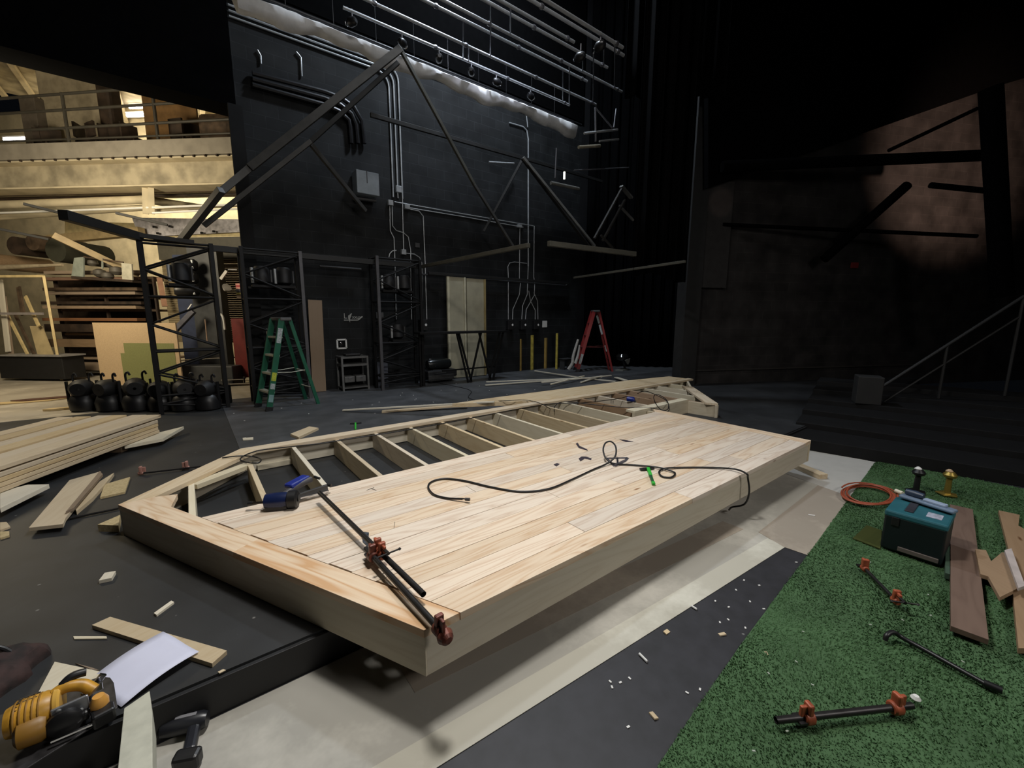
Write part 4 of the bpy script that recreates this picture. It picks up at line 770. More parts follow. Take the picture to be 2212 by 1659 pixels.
for lb, px in [('upper of two long conduits slanting across mid wall', [(852, 436), (1000, 462), (1152, 488)]), ('lower of two long conduits slanting across mid wall', [(884, 449), (1000, 468), (1130, 491)]),
    ('left wavy conduit under the first junction box', [(842, 444), (843, 498), (851, 514), (853, 560), (856, 690)]), ('right wavy conduit under the first junction box', [(847, 444), (848, 488), (856, 498), (872, 503), (882, 512), (887, 540), (889, 690)]),
    ('straight conduit dropping from the high junction box', [(869, 410), (870, 470), (872, 540)]), ('conduit curving down right of the second junction box', [(886, 452), (905, 456), (914, 467), (918, 560), (922, 690)]),
    ('conduit curving down from the low junction box', [(878, 547), (895, 549), (906, 556), (911, 568), (913, 690)]), ('small hooked conduit beside the tower top', [(840, 556), (842, 548), (848, 542), (856, 541)]),
    ('hooked conduit over the leftmost black outlet box', [(1098, 690), (1098, 598), (1097, 576), (1101, 568), (1112, 566), (1138, 569)]), ('straight conduit bending left above the first outlet box', [(1123, 492), (1122, 600), (1124, 612), (1122, 636), (1108, 668), (1107, 690)]),
    ('conduit down to the second outlet box', [(1141, 575), (1139, 636), (1129, 660), (1127, 690)]), ('thick conduit splitting above the third outlet box', [(1154, 488), (1153, 598), (1155, 612), (1154, 638), (1137, 668), (1135, 690)]), ('conduit bending right to the third outlet box', [(1153, 632), (1161, 650), (1162, 690)]), ('thin conduit behind the third outlet box', [(1142, 628), (1146, 650), (1156, 670), (1156, 690)])]: conduit(lb, px)
def wbox(name, label, px0, py0, px1, py1, m, dep=.08, cat='box', Y=WY):
    a = ony(px0, py0, Y-dep); b = ony(px1, py1, Y-dep); return MB().box(((a.x+b.x)/2, Y-dep/2, (a.z+b.z)/2), (abs(b.x-a.x), dep, abs(b.z-a.z))).build(name, m, None, bevel=.004, label=label, cat=cat)
wbox('junction_box', 'first steel junction box, left end of the slanting conduits', 839, 431, 850, 444, GALV); wbox('junction_box', 'second steel junction box, just right of the first', 875, 441, 886, 452, GALV)
wbox('junction_box', 'steel junction box highest under the three conduits', 856, 400, 868, 416, GALV); wbox('junction_box', 'low steel junction box above the tower top', 868, 538, 878, 550, GALV)
wbox('junction_box', 'small box at the right end of the slanting conduits', 1120, 484, 1128, 492, GALV)
for i, (x, lb) in enumerate([(1104, 'leftmost of three black outlet boxes with a white dot'), (1132, 'middle of three black outlet boxes with a white dot'), (1160, 'rightmost of three black outlet boxes with a white dot'), (916, 'lone black outlet box right of the tower')]):
    q = ony(x, 702, WY-.12); t = thing('outlet_box', lb, 'outlet box', (q.x, WY-.12, q.z)); MB().box((0, .06, 0), (.17, .12, .24)).build('housing', BLACK, t, bevel=.008)
    MB().lathe([(.022, -.006), (.030, 0), (.022, .008)], (.045, -.006, 0), 16, Matrix.Rotation(pi/2, 3, 'X')).build('indicator', WHITE, t, smooth=True)
wbox('notice_card', 'small white card beside the rightmost outlet box', 1172, 693, 1182, 707, WHITE, .012, 'card')
t = thing('wall_speaker', 'black round speaker in a white square frame on the wall', 'speaker', tuple(ony(738, 743, WY-.02)))
q = ony(738, 743, WY-.02); sz = .17; mb = MB()
for dx, dz, a, b in ((0, sz/2, sz, .03), (0, -sz/2, sz, .03), (sz/2, 0, .03, sz), (-sz/2, 0, .03, sz)): mb.box((dx, 0, dz), (a, .03, b))
mb.build('frame', WHITE, t); MB().lathe([(.065, 0), (.06, .02), (.03, .035)], (0, 0, 0), 20, Matrix.Rotation(pi/2, 3, 'X')).build('cone', mat('glossy_black', (.01, .01, .01), .12), t, smooth=True)
# white logo lettering
Ml = Matrix(((1, 0, 0, 0), (0, 0, -1, 0), (0, 1, 0, 0), (0, 0, 0, 1))); q = ony(763, 687, WY-.02)
t = thing('wall_logo', 'white painted wordmark with a lightning bolt and underline on the black wall', 'sign', tuple(q)); LG = mat('logo_white', (.34, .34, .32), .6)
def lt(s, px, py, size, nm='letters'): 
    M = Ml.copy(); M.translation = ony(px, py, WY-.012); return text(s, size, M, LG, nm, t)
lt('L', 746, 683, .15, 'big_letter'); 
for ch, x in zip('xxuy', (763, 768, 773, 778)): lt(ch, x, 685, .10, 'letter')
MB().bar(ony(743, 691.5, WY-.012), ony(773, 691.5, WY-.012), .006, .018).build('underline', LG, t, world=True)
MB().bar(ony(773, 691.5, WY-.012), ony(783, 683.5, WY-.012), .006, .022).build('swash', LG, t, world=True)
MB().slab([ony(x, y, WY-.018) for x, y in ((760, 676), (752, 682), (752, 688), (756, 697), (756, 688), (758, 684))], .006).build('bolt', LG, t, world=True)
# pale grey box high on the wall
t = thing('wall_cabinet', 'pale blue grey metal cabinet high on the block wall', 'cabinet', tuple(ony(794, 396, 8.45)))
a = ony(769, 365, 8.4); b = ony(820, 424, 8.4); MB().box(((a.x+b.x)/2, 8.53, (a.z+b.z)/2), (b.x-a.x, .28, a.z-b.z)).build('body', mat('cabinet_grey', (.36, .42, .48), .5, var=.1), t, world=True, bevel=.01)
MB().box(((a.x+b.x)/2-.02, 8.385, (a.z+b.z)/2+.1), (.012, .008, .22)).build('handle', DGREY, t, world=True)
MB().tube([ony(765, 428, 8.5), ony(812, 434, 8.5)], .03).build('bracket', DGREY, t, world=True)
wbox('round_vent_plate', 'small round plate on the wall right of the conduits', 897, 524, 907, 535, mat('plate_grey', (.06, .06, .06), .6), .02, 'plate')
# pale double doors
t = thing('folding_screen', 'pair of tall cream panels standing against the wall', 'screen', tuple(ony(1007, 800, 8.5)))
CR = mat('cream_panel', (.42, .39, .28), .6, scale=5, var=.10); CRE = mat('cream_edge', (.62, .58, .42), .6)
def vpanel(name, x0, x1, ytop, ybot, Y, m, par, th=.03):
    a = ony(x0, ytop, Y); b = ony(x1, ybot, Y); return MB().box(((a.x+b.x)/2, Y+th/2, (a.z+b.z)/2), (b.x-a.x, th, a.z-b.z)).build(name, m, par, world=True, bevel=.003)
a = ony(966, 597, 8.5); zt_ = a.z; 
def vp2(name, x0, x1, z0, z1, m, Y=8.5, th=.05): 
    A_ = ony(x0, 660, Y).x; B_ = ony(x1, 660, Y).x; return MB().box(((A_+B_)/2, Y+th/2, (z0+z1)/2), (B_-A_, th, z1-z0)).build(name, m, t, world=True, bevel=.003)
vp2('panel', 972, 1005, .02, zt_, CR); vp2('panel', 1009, 1047, .02, zt_-.01, CR); vp2('edge_strip', 967, 972, .02, zt_, CRE, 8.48); vp2('edge_strip', 1003.5, 1007, .02, zt_, CRE, 8.47); vp2('edge_strip', 1046, 1050, .02, zt_-.01, mat('ochre_edge', (.36, .28, .12), .6), 8.48)
# folding truss table in front
t = thing('truss_table', 'long black truss table standing before the cream panels', 'table', tuple(ony(1000, 800, 7.9)))
zt2 = ony(1000, 716, 7.7).z; xa = ony(905, 716, 7.7).x; xb = ony(1098, 716, 7.7).x
MB().box(((xa+xb)/2, 7.8, zt2-.02), (xb-xa, .3, .045)).build('top', TW, t, world=True, bevel=.004)
for x0 in (xa+.55*(xb-xa), xa+.78*(xb-xa)):
    MB().bar((x0-.28, 7.75, zt2-.04), (x0+.02, 7.75, .02), .035, .035).build('leg', TW, t, world=True); MB().bar((x0+.28, 7.75, zt2-.04), (x0-.02, 7.75, .02), .035, .035).build('leg', TW, t, world=True)
MB().bar((xa+.6, 7.9, .30), (xb-.2, 7.9, .30), .03, .03).build('stretcher', TW, t, world=True)
MB().bar((xa+.95*(xb-xa), 7.75, zt2-.04), (xa+.82*(xb-xa), 7.75, .02), .035, .035).build('leg', TW, t, world=True); MB().bar((xa+.40*(xb-xa), 7.75, zt2-.04), (xa+.52*(xb-xa), 7.75, .02), .035, .035).build('leg', TW, t, world=True)
MB().bar((xa+.1, 7.9, zt2-.04), (xa+.1, 7.9, 0), .035, .035).build('leg', TW, t, world=True)
# grey bin
a = onz(1072, 797, 0); MB().lathe([(.20, 0), (.24, .26), (.25, .27)], (0, 0, 0), 4).build('plastic_bin', mat('blue_grey_bin', (.085, .09, .13), .6), None, label='blue grey square bin under the table end', cat='bin', bevel=.02).matrix_basis = Matrix.Translation(a+Vector((0, 0, 0))) @ Matrix.Rotation(.8, 4, 'Z')
# yellow posts
YL = mat('bollard_yellow', (.50, .40, .07), .55, scale=12, var=.25); YO = mat('bollard_ochre', (.36, .24, .06), .6)
for i, (x, y0, y1, m_, w_, lb) in enumerate([(1123, 732, 801, YO, .075, 'leftmost of four yellow floor posts by the wall'), (1149, 724, 799, YL, .06, 'second from the left of four yellow floor posts'), (1177, 730, 796, YO, .075, 'third from the left of four yellow floor posts'), (1202, 720, 797, YL, .045, 'rightmost of four yellow floor posts, the slimmest')]):
    b = onz(x, y1, 0); tp = ond(x, y0, (b-O).dot(HF)); MB().box((b.x, b.y, tp.z/2), (w_*1.25, w_*1.25, tp.z), .5).build('floor_post', m_, None, bevel=.006, label=lb, cat='post')
# covered machine with chrome bars
p = onz(940, 822, 0); t = thing('shop_machine', 'low black machine with chrome bars beside the right tower', 'machine', (p.x-.05, min(p.y, 8.2)-.0, 0), .0)
MB().box((.05, .15, .20), (.72, .4, .16)).build('body', BLACK, t, bevel=.03); MB().box((.0, -.06, .12), (.62, .03, .12)).build('front_panel', mat('machine_grey', (.07, .07, .07), .4, .4), t, bevel=.008)
MB().lathe([(.09, -.28), (.12, -.2), (.12, .2), (.09, .28)], (.05, .15, .40), 18, My).build('tank', mat('tank_black', (.012, .014, .014), .25), t, smooth=True)
for z, x0, x1 in ((.225, -.18, .10), (.30, -.22, -.04), (.10, -.3, .3)): MB().tube([(x0, -.09, z), (x1, -.09, z)], .010).build('chrome_bar', CHROME, t, smooth=True)
MB().lathe([(.02, 0), (.045, .03), (.02, .05)], (-.22, .02, .50), 12).build('lamp', CHROME, t, smooth=True)
for x in (-.22, .26): MB().lathe([(.03, -.02), (.045, 0), (.03, .02)], (x, .0, .045), 14, Mx).build('wheel', RUBBER, t, smooth=True)
# steel cart with drawers
a = onz(738, 836, 0); b = onz(796, 833, 0); Yc = 8.32; xa = ony(738, 800, Yc).x; xb = ony(796, 800, Yc).x; zt3 = ony(760, 770, Yc).z
t = thing('steel_cart', 'grey steel cart with two small drawers by the block wall', 'cart', ((xa+xb)/2, Yc, 0)); CG = mat('cart_grey', (.16, .16, .155), .5, .3)
for x in (xa+.015, xb-.015):
    for y in (0, .33): MB().box((x, Yc+y, zt3/2), (.035, .035, zt3)).build('post', CG, t, world=True)
for z, h_ in ((zt3-.02, .035), (zt3-.17, .04), (.06, .02)): MB().box(((xa+xb)/2, Yc+.165, z), (xb-xa, .36, h_)).build('shelf', CG, t, world=True)
for k in (0, 1):
    x = xa+(xb-xa)*(.29+.42*k); dr = MB().box((x, Yc+.12, .225), ((xb-xa)*.38, .22, .12)).build('drawer', CG, t, world=True, bevel=.012); MB().box((x, Yc-.0, .255), (.07, .012, .012)).build('handle', CHROME, dr, world=True)
MB().box(((xa+xb)/2, Yc+.17, zt3+.025), (.30, .2, .05)).build('cloth_heap', BLACK, t, world=True, bevel=.02)
vx = lambda x, Y: ony(x, 700, Y).x
x0, x1 = vx(811, 8.3), vx(834, 8.3); MB().box(((x0+x1)/2, 8.32, .27), (x1-x0, .02, .53)).build('grey_board', mat('slate_board', (.09, .10, .13), .6), None, label='slate grey board standing on the floor beside the right tower', cat='board', bevel=.003)
wbox('wall_plate', 'grey plate on the wall behind the right tower', 812, 675, 829, 688, mat('plate2', (.07, .07, .07), .6), .03, 'plate')
board('leaning_plank', onz(690, 846, .012), ony(680, 648, 8.60), .245, .02, wood('tan_mdf', (.26, .20, .15), (.22, .17, .12), knots=False, grain=.2), None, up=(0, 1, 0), label='tall brown plank leaning on the wall right of the green ladder', cat='board')
# low lamp near the red ladder
p = onz(1343, 800, 0); t = thing('floor_light', 'black light with a pale shield on the floor right of the red ladder', 'light', tuple(p), .3)
MB().lathe([(.10, 0), (.16, .02), (.17, .10), (.12, .17)], (0, 0, .28), 20).build('head', mat('glossy_black', (.01, .01, .01), .12), t, smooth=True); MB().slab([(-.20, -.16, .30), (.12, -.18, .33), (.10, -.18, .24), (-.02, -.18, .17)], .02).build('shield', mat('shield_grey', (.20, .20, .18), .6), t)
MB().bar((.10, 0, .25), (.20, -.02, .02), .06, .03).build('arm', DGREY, t); MB().box((.02, 0, .015), (.46, .22, .03)).build('base', mat('base_grey', (.16, .17, .15), .6), t, bevel=.006)
t = thing('small_table', 'low dark stool left of the red ladder', 'stool', tuple(onz(1222, 798, 0))); MB().box((0, 0, .30), (.34, .22, .02)).build('seat', DGREY, t); 
for x in (-.14, .14): MB().box((x, 0, .15), (.02, .18, .29)).build('leg', DGREY, t)

# stage lights on the floor
def stage_light(label, p, rz, s=1.0, hook=True):
    t = thing('stage_light', label, 'stage light', tuple(p), rz, 'black stage lights parked on the floor')
    MB().lathe([(.12*s, 0), (.15*s, .02), (.16*s, .12*s), (.13*s, .20*s), (.06*s, .25*s)], (0, 0, 0), 20).build('base', RUBBER, t, smooth=True)
    MB().lathe([(.08*s, -.10*s), (.12*s, -.07*s), (.12*s, .06*s), (.08*s, .12*s)], (0, -.02, .30*s), 18, Mx).build('head', mat('light_black', (.008, .008, .009), .6), t, smooth=True)
    MB().lathe([(.03*s, 0), (.05*s, .004), (.02, .02)], (0, -.12*s, .30*s), 16, Mx).build('lens', DGREY, t, smooth=True)
    for sx in (-1, 1): MB().bar((sx*.15*s, 0, .12*s), (sx*.15*s, 0, .40*s), .03, .045).build('yoke_arm', RUBBER, t, bevel=.005)
    if hook:
        for sx in (-1, 1):
            k = MB().tube(smoothpath([(sx*.08*s, 0, .38*s), (sx*.08*s, 0, .47*s), (sx*.08*s+.03, 0, .50*s), (sx*.08*s+.05, 0, .46*s)]), .014, 8).build('hook_clamp', RUBBER, t, smooth=True)
    return t
for i, (x, y, s, r, lb) in enumerate([(186, 886, 1.15, .2, 'leftmost black stage light in the row, hooks up'), (242, 886, 1.15, -.3, 'second black stage light from the left in the row'), (300, 886, 1.2, .4, 'third black stage light from the left, before the green-marked panel'), (352, 886, 1.1, .0, 'fourth black stage light, in front of the left tower post'), (402, 886, 1.15, .5, 'fifth black stage light, inside the left tower'), (452, 884, 1.1, -.2, 'rightmost black stage light in the row')]):
    stage_light(lb, onz(x, y, 0), r-.4, s, i not in (3,))
p = onz(180, 888, 0); q = onz(470, 884, 0); u = (q-p).normalized(); mdl = (p+q)/2
MB().box((mdl.x+.05, mdl.y+.38, .16), ((q-p).length+.25, .30, .32), atan2(u.y, u.x)).build('road_case', mat('case_black', (.006, .006, .006), .8, spec=.2), None, bevel=.02, label='long low black case lying behind the row of stage lights', cat='case')
# ================= FLY SPACE =================
BR2 = mat('batten_pipe', (.60, .62, .65), .35, .5, var=.1)
HG = mat('hanger_steel', (.25, .25, .27), .35, .7)
def fly_pipe(label, a, b, Y, r=.024, ext=3.0):
    A_ = ony(*a, Y); B_ = ony(*b, Y); d = (A_-B_).normalized(); z = (A_.z+B_.z)/2; A_ = Vector((A_.x-ext, Y, z)); B_ = Vector((B_.x, Y, z))
    t = thing('fly_batten', label, 'batten pipe', ((A_.x+B_.x)/2, Y, z), 0, 'fly batten pipes'); MB().tube([A_, B_], r, 10).build('pipe', BR2, t, world=True, smooth=True)
    x = B_.x-.15
    while x > A_.x:
        MB().lathe([(r*1.3, -.03), (r*1.6, 0), (r*1.3, .03)], (x, Y, z), 8, My).build('collar', HG, t, world=True, smooth=True); x -= 1.6
    return z
od = ['first', 'second', 'third', 'fourth', 'fifth', 'sixth', 'seventh', 'eighth']
FB = [((1080, 163), (1230, 226), 7.4), ((1000, 97), (1287, 224), 6.9), ((1000, 39), (1268, 178), 6.4), ((1000, 21), (1343, 199), 6.2), ((1060, 8), (1312, 146), 5.6), ((1120, 22), (1240, 92), 5.2), ((1153, 0), (1347, 123), 4.8), ((1180, 0), (1345, 104), 4.5)]
for i, (a, b, Y) in enumerate(FB): fly_pipe('bright fly batten pipe overhead, %s counted up from the cloth' % od[i], a, b, Y)
FL_ = [(a, b, Y) for a, b, Y in FB]
def onbat(x, y):
    best = min(FL_, key=lambda f: abs(f[0][1]+(f[1][1]-f[0][1])*(x-f[0][0])/(f[1][0]-f[0][0])-y)); a, b, Y = best
    p = ony(x, a[1]+(b[1]-a[1])*(x-a[0])/(b[0]-a[0]), Y); p.z = (ony(*a, Y).z+ony(*b, Y).z)/2; return p
hs_ = [(1060, 0, 123, 6.9), (1103, 0, 74, 6.2), (1216, 162, 240, 7.4), (1230, 148, 226, 6.9), (1259, 122, 155, 6.2), (1282, 110, 222, 6.9), (1305, 106, 141, 5.6), (1328, 92, 192, 6.2), (1013, 82, 130, 7.4), (1001, 60, 150, 7.4), (1288, 222, 305, 6.0)]
for i, (x, y0, y1, Y) in enumerate(hs_):
    MB().tube([onbat(x, y0) if abs(y0) > 5 else onbat(x, y0), onbat(x-.5, y1)], .011, 6).build('batten_hanger', HG, None, smooth=True, label='thin steel hanger rod linking the overhead batten pipes', cat='hanger', group='steel hanger rods between the battens')
# work light fittings hanging on the lowest batten
for i, (x, y, lb) in enumerate([(1072, 168, 'small fixture cluster hanging near the middle of the cloth'), (1146, 200, 'pair of small fixtures above the right part of the cloth'), (868, 80, 'small rigging block at the roof apex'), (1018, 148, 'small fixture above the cloth right of the rafter'), (948, 112, 'small fixture above the cloth near the rafter'), (1298, 60, 'bright fixture at the far end of the upper battens'), (1255, 95, 'dim fixture between the upper battens'), (760, 62, 'dim fixture above the left part of the cloth')]):
    p = onbat(x, y)-Vector((0, 0, .15)); t = thing('fly_fixture', lb, 'fixture', tuple(p), .3*i)
    MB().lathe([(.03, -.08), (.06, -.05), (.07, .04), (.05, .08)], (0, 0, 0), 12, My).build('housing', BMETAL, t, smooth=True); MB().lathe([(.02, 0), (.04, .02), (.02, .04)], (.09, 0, 0), 10, My).build('lens', CHROME, t, smooth=True)
    MB().tube([(0, 0, .05), (0, 0, .18)], .012).build('hook', HG, t, smooth=True)
# long rolled cloth with a scalloped lower edge
t = thing('rolled_cloth', 'long rolled white cloth sagging under the fly battens', 'cloth', tuple(ony(862, 118, 7.7)))
Yc = 7.7; A_ = ony(500, -8, Yc); B_ = ony(1243, 262, Yc); vv = []; nu = 120; nv = 12; rg = random.Random(9)
for i in range(nu+1):
    u = i/nu; c_ = A_.lerp(B_, u); c_.z = ony(862, 116, Yc).z-.10
    sag = .15+.05*sin(u*23)+.025*sin(u*61+1)+.02*mn.noise(Vector((u*40, 0, 0)))
    if u > .93: sag += .16*sin((u-.93)/.07*pi*.6)
    for j in range(nv):
        a = 2*pi*j/nv; rr = .045+.02*mn.noise(Vector((u*50, j*.9, 0))); y = cos(a)*(rr+.09); z = sin(a)*rr
        if sin(a) < 0: z = sin(a)*sag
        tp = 1 if 0 < i < nu else .3; vv.append((c_.x+.02*mn.noise(Vector((u*30, j, 5))), c_.y+y*tp, c_.z+z*tp))
ff = [(i*nv+j, i*nv+(j+1) % nv, (i+1)*nv+(j+1) % nv, (i+1)*nv+j) for i in range(nu) for j in range(nv)]+[tuple(range(nv-1, -1, -1)), tuple(nu*nv+j for j in range(nv))]
MB().add(vv, ff).build('cloth', mat('muslin', (.80, .80, .80), .8, scale=6, var=.12, bump=.4), t, world=True, smooth=True)
MB().tube([(A_.x, Yc, vv[0][2]+.12), (B_.x+.2, Yc, vv[0][2]+.12)], .03).build('batten', BMETAL, t, world=True, smooth=True)
for k in range(9):
    u = .1+.1*k; x = A_.x+(B_.x-A_.x)*u; MB().tube([(x, Yc, vv[0][2]+.1), (x, Yc, vv[0][2]+.75)], .007, 6).build('tie_line', BMETAL, t, world=True)
# catwalk platform right of the cloth
t = thing('catwalk_basket', 'dim catwalk basket with two bright rails near the black drape', 'catwalk', tuple(ony(1310, 300, 6.0)))
for a, b, r, m_ in (((1262, 288), (1334, 280), .022, GALV), ((1295, 305), (1336, 301), .020, GALV), ((1286, 232), (1287, 306), .02, HG), ((1286, 233), (1322, 276), .016, HG), ((1331, 235), (1326, 275), .014, HG)): MB().tube([ony(*a, 6.0), ony(*b, 6.0)], r, 8).build('rail', m_, t, world=True, smooth=True)
MB().tube([ony(1250, 318, 6.2), ony(1296, 315, 6.2)], .03).build('toe_bar', mat('tan_bar', (.30, .27, .20), .5), t, world=True, smooth=True)
MB().tube([ony(1190, 395, 6.6), ony(1250, 408, 6.6)], .035).build('lower_pipe', mat('greyish', (.13, .13, .12), .5), t, world=True, smooth=True); MB().tube([ony(1240, 368, 6.2), ony(1358, 362, 6.2)], .012).build('wire', HG, t, world=True)
MB().tube([ony(1202, 320, 6.6), ony(1199, 385, 6.6)], .015).build('rail', HG, t, world=True); p = ony(1219, 379, 6.4); MB().box(tuple(p), (.03, .03, .14)).build('lit_strip', emis('lit_strip', (.9, .9, .8), 1.2), t, world=True)
MB().tube([ony(1056, 350, 8.3), ony(1085, 352, 8.3), ony(1110, 353, 8.5)], .02).build('wall_bracket', GALV, None, label='small bright bracket sticking out of the lit wall', cat='bracket')
# drapes
def drape(label, p0, p1, z0, z1, folds, amp, m, rag=0.0):
    p0, p1 = Vector(p0), Vector(p1); d = (p1-p0); n = Vector((-d.y, d.x, 0)).normalized(); nu = folds*10; nv = 8; vv = []
    for j in range(nv+1):
        for i in range(nu+1):
            u = i/nu; z = z0+(z1-z0)*j/nv; a = amp*(sin(u*folds*2*pi)+.4*sin(u*folds*4.6*pi+1))*(1-.3*j/nv)
            if j == 0: z += rag*sin(u*5)
            q = p0+d*u+n*a; vv.append((q.x, q.y, z))
    ff = [(j*(nu+1)+i, j*(nu+1)+i+1, (j+1)*(nu+1)+i+1, (j+1)*(nu+1)+i) for j in range(nv) for i in range(nu)]
    o = MB().add(vv, ff).build('black_drape', m, None, smooth=True, label=label, cat='drape'); s = o.modifiers.new('thickness', 'SOLIDIFY'); s.thickness = .006; return o
dq = 7.6; a = ond(1368, 600, dq); b = ond(1480, 598, dq); drape('black drape hanging bunched beside the dark pillar', (a.x, a.y, 0), (b.x, b.y, 0), a.z, 10.5, 5, .09, VEL, .08)
a = ond(1345, 340, 8.2); b = ond(1560, 340, 8.2); drape('upper black border drape in front of the wing', (a.x, a.y, 0), (b.x, b.y, 0), a.z+1.0, 10.5, 8, .07, VEL)
drape('black drape closing off the wing behind the red ladder', (9.2, 8.5, 0), (12.2, 5.4, 0), .02, 10.5, 16, .07, VEL)
0 and drape('black drape over the far left corner above the shop opening', (-9, 7.6, 0), (-2.0, 7.6, 0), 6.3, 10.5, 18, .05, VEL)
# dark tubes added as shadow bars on the side wall, plus one real post
for i, (a, b, r, dep, lb) in enumerate([((1560, 360), (2140, 335), .10, 8.5, 'thick dark bar added as a shadow across the pink-lit wall'), ((1920, 325), (2110, 235), .035, 8.5, 'thin dark bar added as a shadow reaching the pink-lit wall corner'), ((2140, 190), (2165, 640), .14, 7.0, 'dark vertical post cutting off the pink-lit wall'), ((1780, 560), (1960, 400), .09, 9, 'dark diagonal bar added as a shadow on the side wall'), ((1560, 485), (2110, 510), .04, 9, 'long dark bar added as a shadow crossing the side wall'), ((2010, 400), (2130, 412), .05, 8, 'short dark bar added as a shadow at the pink-lit wall end')]):
    MB().tube([ond(*a, dep), ond(*b, dep)], r, 10).build('shadow_bar_and_post', VEL, None, smooth=True, label=lb, cat='beam')
MB().tube([ond(2163, 190, 6.9), ond(2166, 232, 6.9)], .02).build('bright_rod', GALV, None, label='short bright rod near the upper right corner', cat='rod')
# ================= SCENE SHOP BEYOND THE OPENING =================
CRM = mat('shop_cream', (.60, .52, .36), .7, scale=3, var=.15); CRD = mat('shop_cream_dirty', (.46, .40, .28), .7, scale=3, var=.3); CONB = mat('slab_grey', (.30, .27, .22), .75, scale=4, var=.15); RUST = mat('rusty_brown', (.10, .065, .04), .7, scale=6, var=.4); DBR = mat('dark_brown', (.045, .028, .018), .7, scale=5, var=.4)
SU = Vector((-.742, .670, 0))
def S(px, py, D): return ons(px, py, D)
def sbox(mb, a, b, D, z0, z1, th):   # box in the shop grid between pixel columns a and b at distance D
    p, q = S(a, 500, D), S(b, 500, D); p.z = q.z = (z0+z1)/2; d = SN*(th/2); return mb.bar(p+d, q+d, th, z1-z0)
def zat(px, py, D): return S(px, py, D).z
def shopwall(a, b, D, z0, z1, m, nm): sbox(MB(), a, b, D, z0, z1, .2).build(nm, m, kind='structure')
shopwall(-500, 640, 15, -.1, 8.6, CRM, 'wall_shop')
MB().slab([(-12, 9.3, 8.3), (5.4, 9.3, 8.3), (5.4, 21, 8.3), (-12, 21, 8.3)], .2).build('ceiling_shop', CRD, kind='structure')
blk('wall_shop_side', (5.4, 9.2, -.1), (5.6, 21, 8.5), CRM)
for i in range(14):
    x = -8+i*.7; MB().box((x, 15, 8.17), (.12, 12, .12)).build('roof_rib', CRM, None, label='cream roof deck rib high over the shop', cat='roof rib', group='roof ribs of the scene shop')
D0 = 8.6
# balcony
t = thing('balcony', 'concrete and steel mezzanine balcony in the scene shop', 'balcony', tuple(S(260, 330, D0)))
za, zb = zat(260, 303, D0), zat(260, 338, D0); sbox(MB(), -420, 600, D0, zb, za, 3.0).build('slab', CONB, t, world=True, bevel=.01)
zc, zd = zat(260, 345, D0), zat(260, 398, D0)
sbox(MB(), -420, 600, D0+.25, zd, zb-.05, .10).build('girder_web', CRD, t, world=True)
sbox(MB(), -420, 600, D0+.05, zd-.03, zd, .45).build('girder_flange', CRM, t, world=True); sbox(MB(), -420, 600, D0+.02, zb-.05, zb-.02, .40).build('top_flange', CRM, t, world=True)
for k in range(26): 
    p = S(-80+k*25, 343, D0+.01); MB().box((p.x, p.y, zb-.028), (.06, .03, .035), .8).build('deck_flute', DBR, t, world=True)
# railing
t = thing('balcony_railing', 'dark pipe railing along the mezzanine edge', 'railing', tuple(S(260, 300, D0+.1)))
RD = mat('railing_dark', (.05, .045, .035), .6)
for (y0, y1) in ((213, 172), (246, 212), (284, 255), (306, 286)):
    a, b = S(0, y0, D0+.15), S(545, y1, D0+.15); d = (b-a); MB().tube([a-d*.7, b+d*.1], .028 if y0 < 300 else .02, 8).build('rail', RD, t, world=True, smooth=True)
for x, y in ((133, 200), (327, 183), (520, 178), (-60, 215)):
    p = S(x, y, D0+.15); MB().tube([p, Vector((p.x, p.y, za))], .03, 8).build('post', RD, t, world=True, smooth=True)
def item(name, label, cat, a, b, D, ytop, m, th=.3, z0=None, group=None, bevel=.01):
    z1 = zat((a+b)/2, ytop, D); z0 = za+.01 if z0 is None else z0; mb = MB(); sbox(mb, a, b, D, z0, z1, th); return mb.build(name, m, None, bevel=bevel, label=label, cat=cat, group=group)
item('flat_panel', 'large pale beige scenery flat behind the mezzanine railing', 'scenery flat', 132, 250, D0+1.0, 135, mat('beige_flat', (.36, .31, .22), .7), .05)
item('flat_panel', 'brown scenery flat behind the mezzanine railing', 'scenery flat', 342, 452, D0+.9, 180, mat('brown_flat', (.20, .11, .04), .6), .05)
item('storage_chest', 'dark brown chest lying at the right end of the mezzanine', 'chest', 450, 520, D0+.5, 240, RUST, .5, bevel=.1)
item('stored_curtain', 'dark bundled curtain between the two scenery flats', 'curtain', 248, 276, D0+.7, 165, DBR, .3, bevel=.06)
item('stored_crate', 'grey crate on the mezzanine left of the beige flat', 'crate', 88, 120, D0+.8, 205, mat('crate_grey', (.12, .10, .08), .7), .3)
rg = random.Random(31)
for i, (x, y) in enumerate([(85, 250), (108, 255), (190, 285), (215, 280), (240, 282), (262, 285), (290, 275), (395, 275), (420, 278)]):
    p = S(x, y, D0+.6); t = thing('stored_chair', 'dark folded chair piled on the mezzanine, %s from the left' % ['first', 'second', 'third', 'fourth', 'fifth', 'sixth', 'seventh', 'eighth', 'ninth'][i], 'chair', (p.x, p.y, za), rg.random()*3, 'chairs piled on the mezzanine')
    MB().box((0, 0, .22), (.34, .34, .04)).build('seat', DBR, t); MB().box((0, .16, .42), (.34, .04, .3)).build('backrest', DBR, t)
    for q in ((-.15, -.15), (.15, -.15), (-.15, .15), (.15, .15)): MB().box((q[0], q[1], .11), (.03, .03, .21)).build('leg', DBR, t)
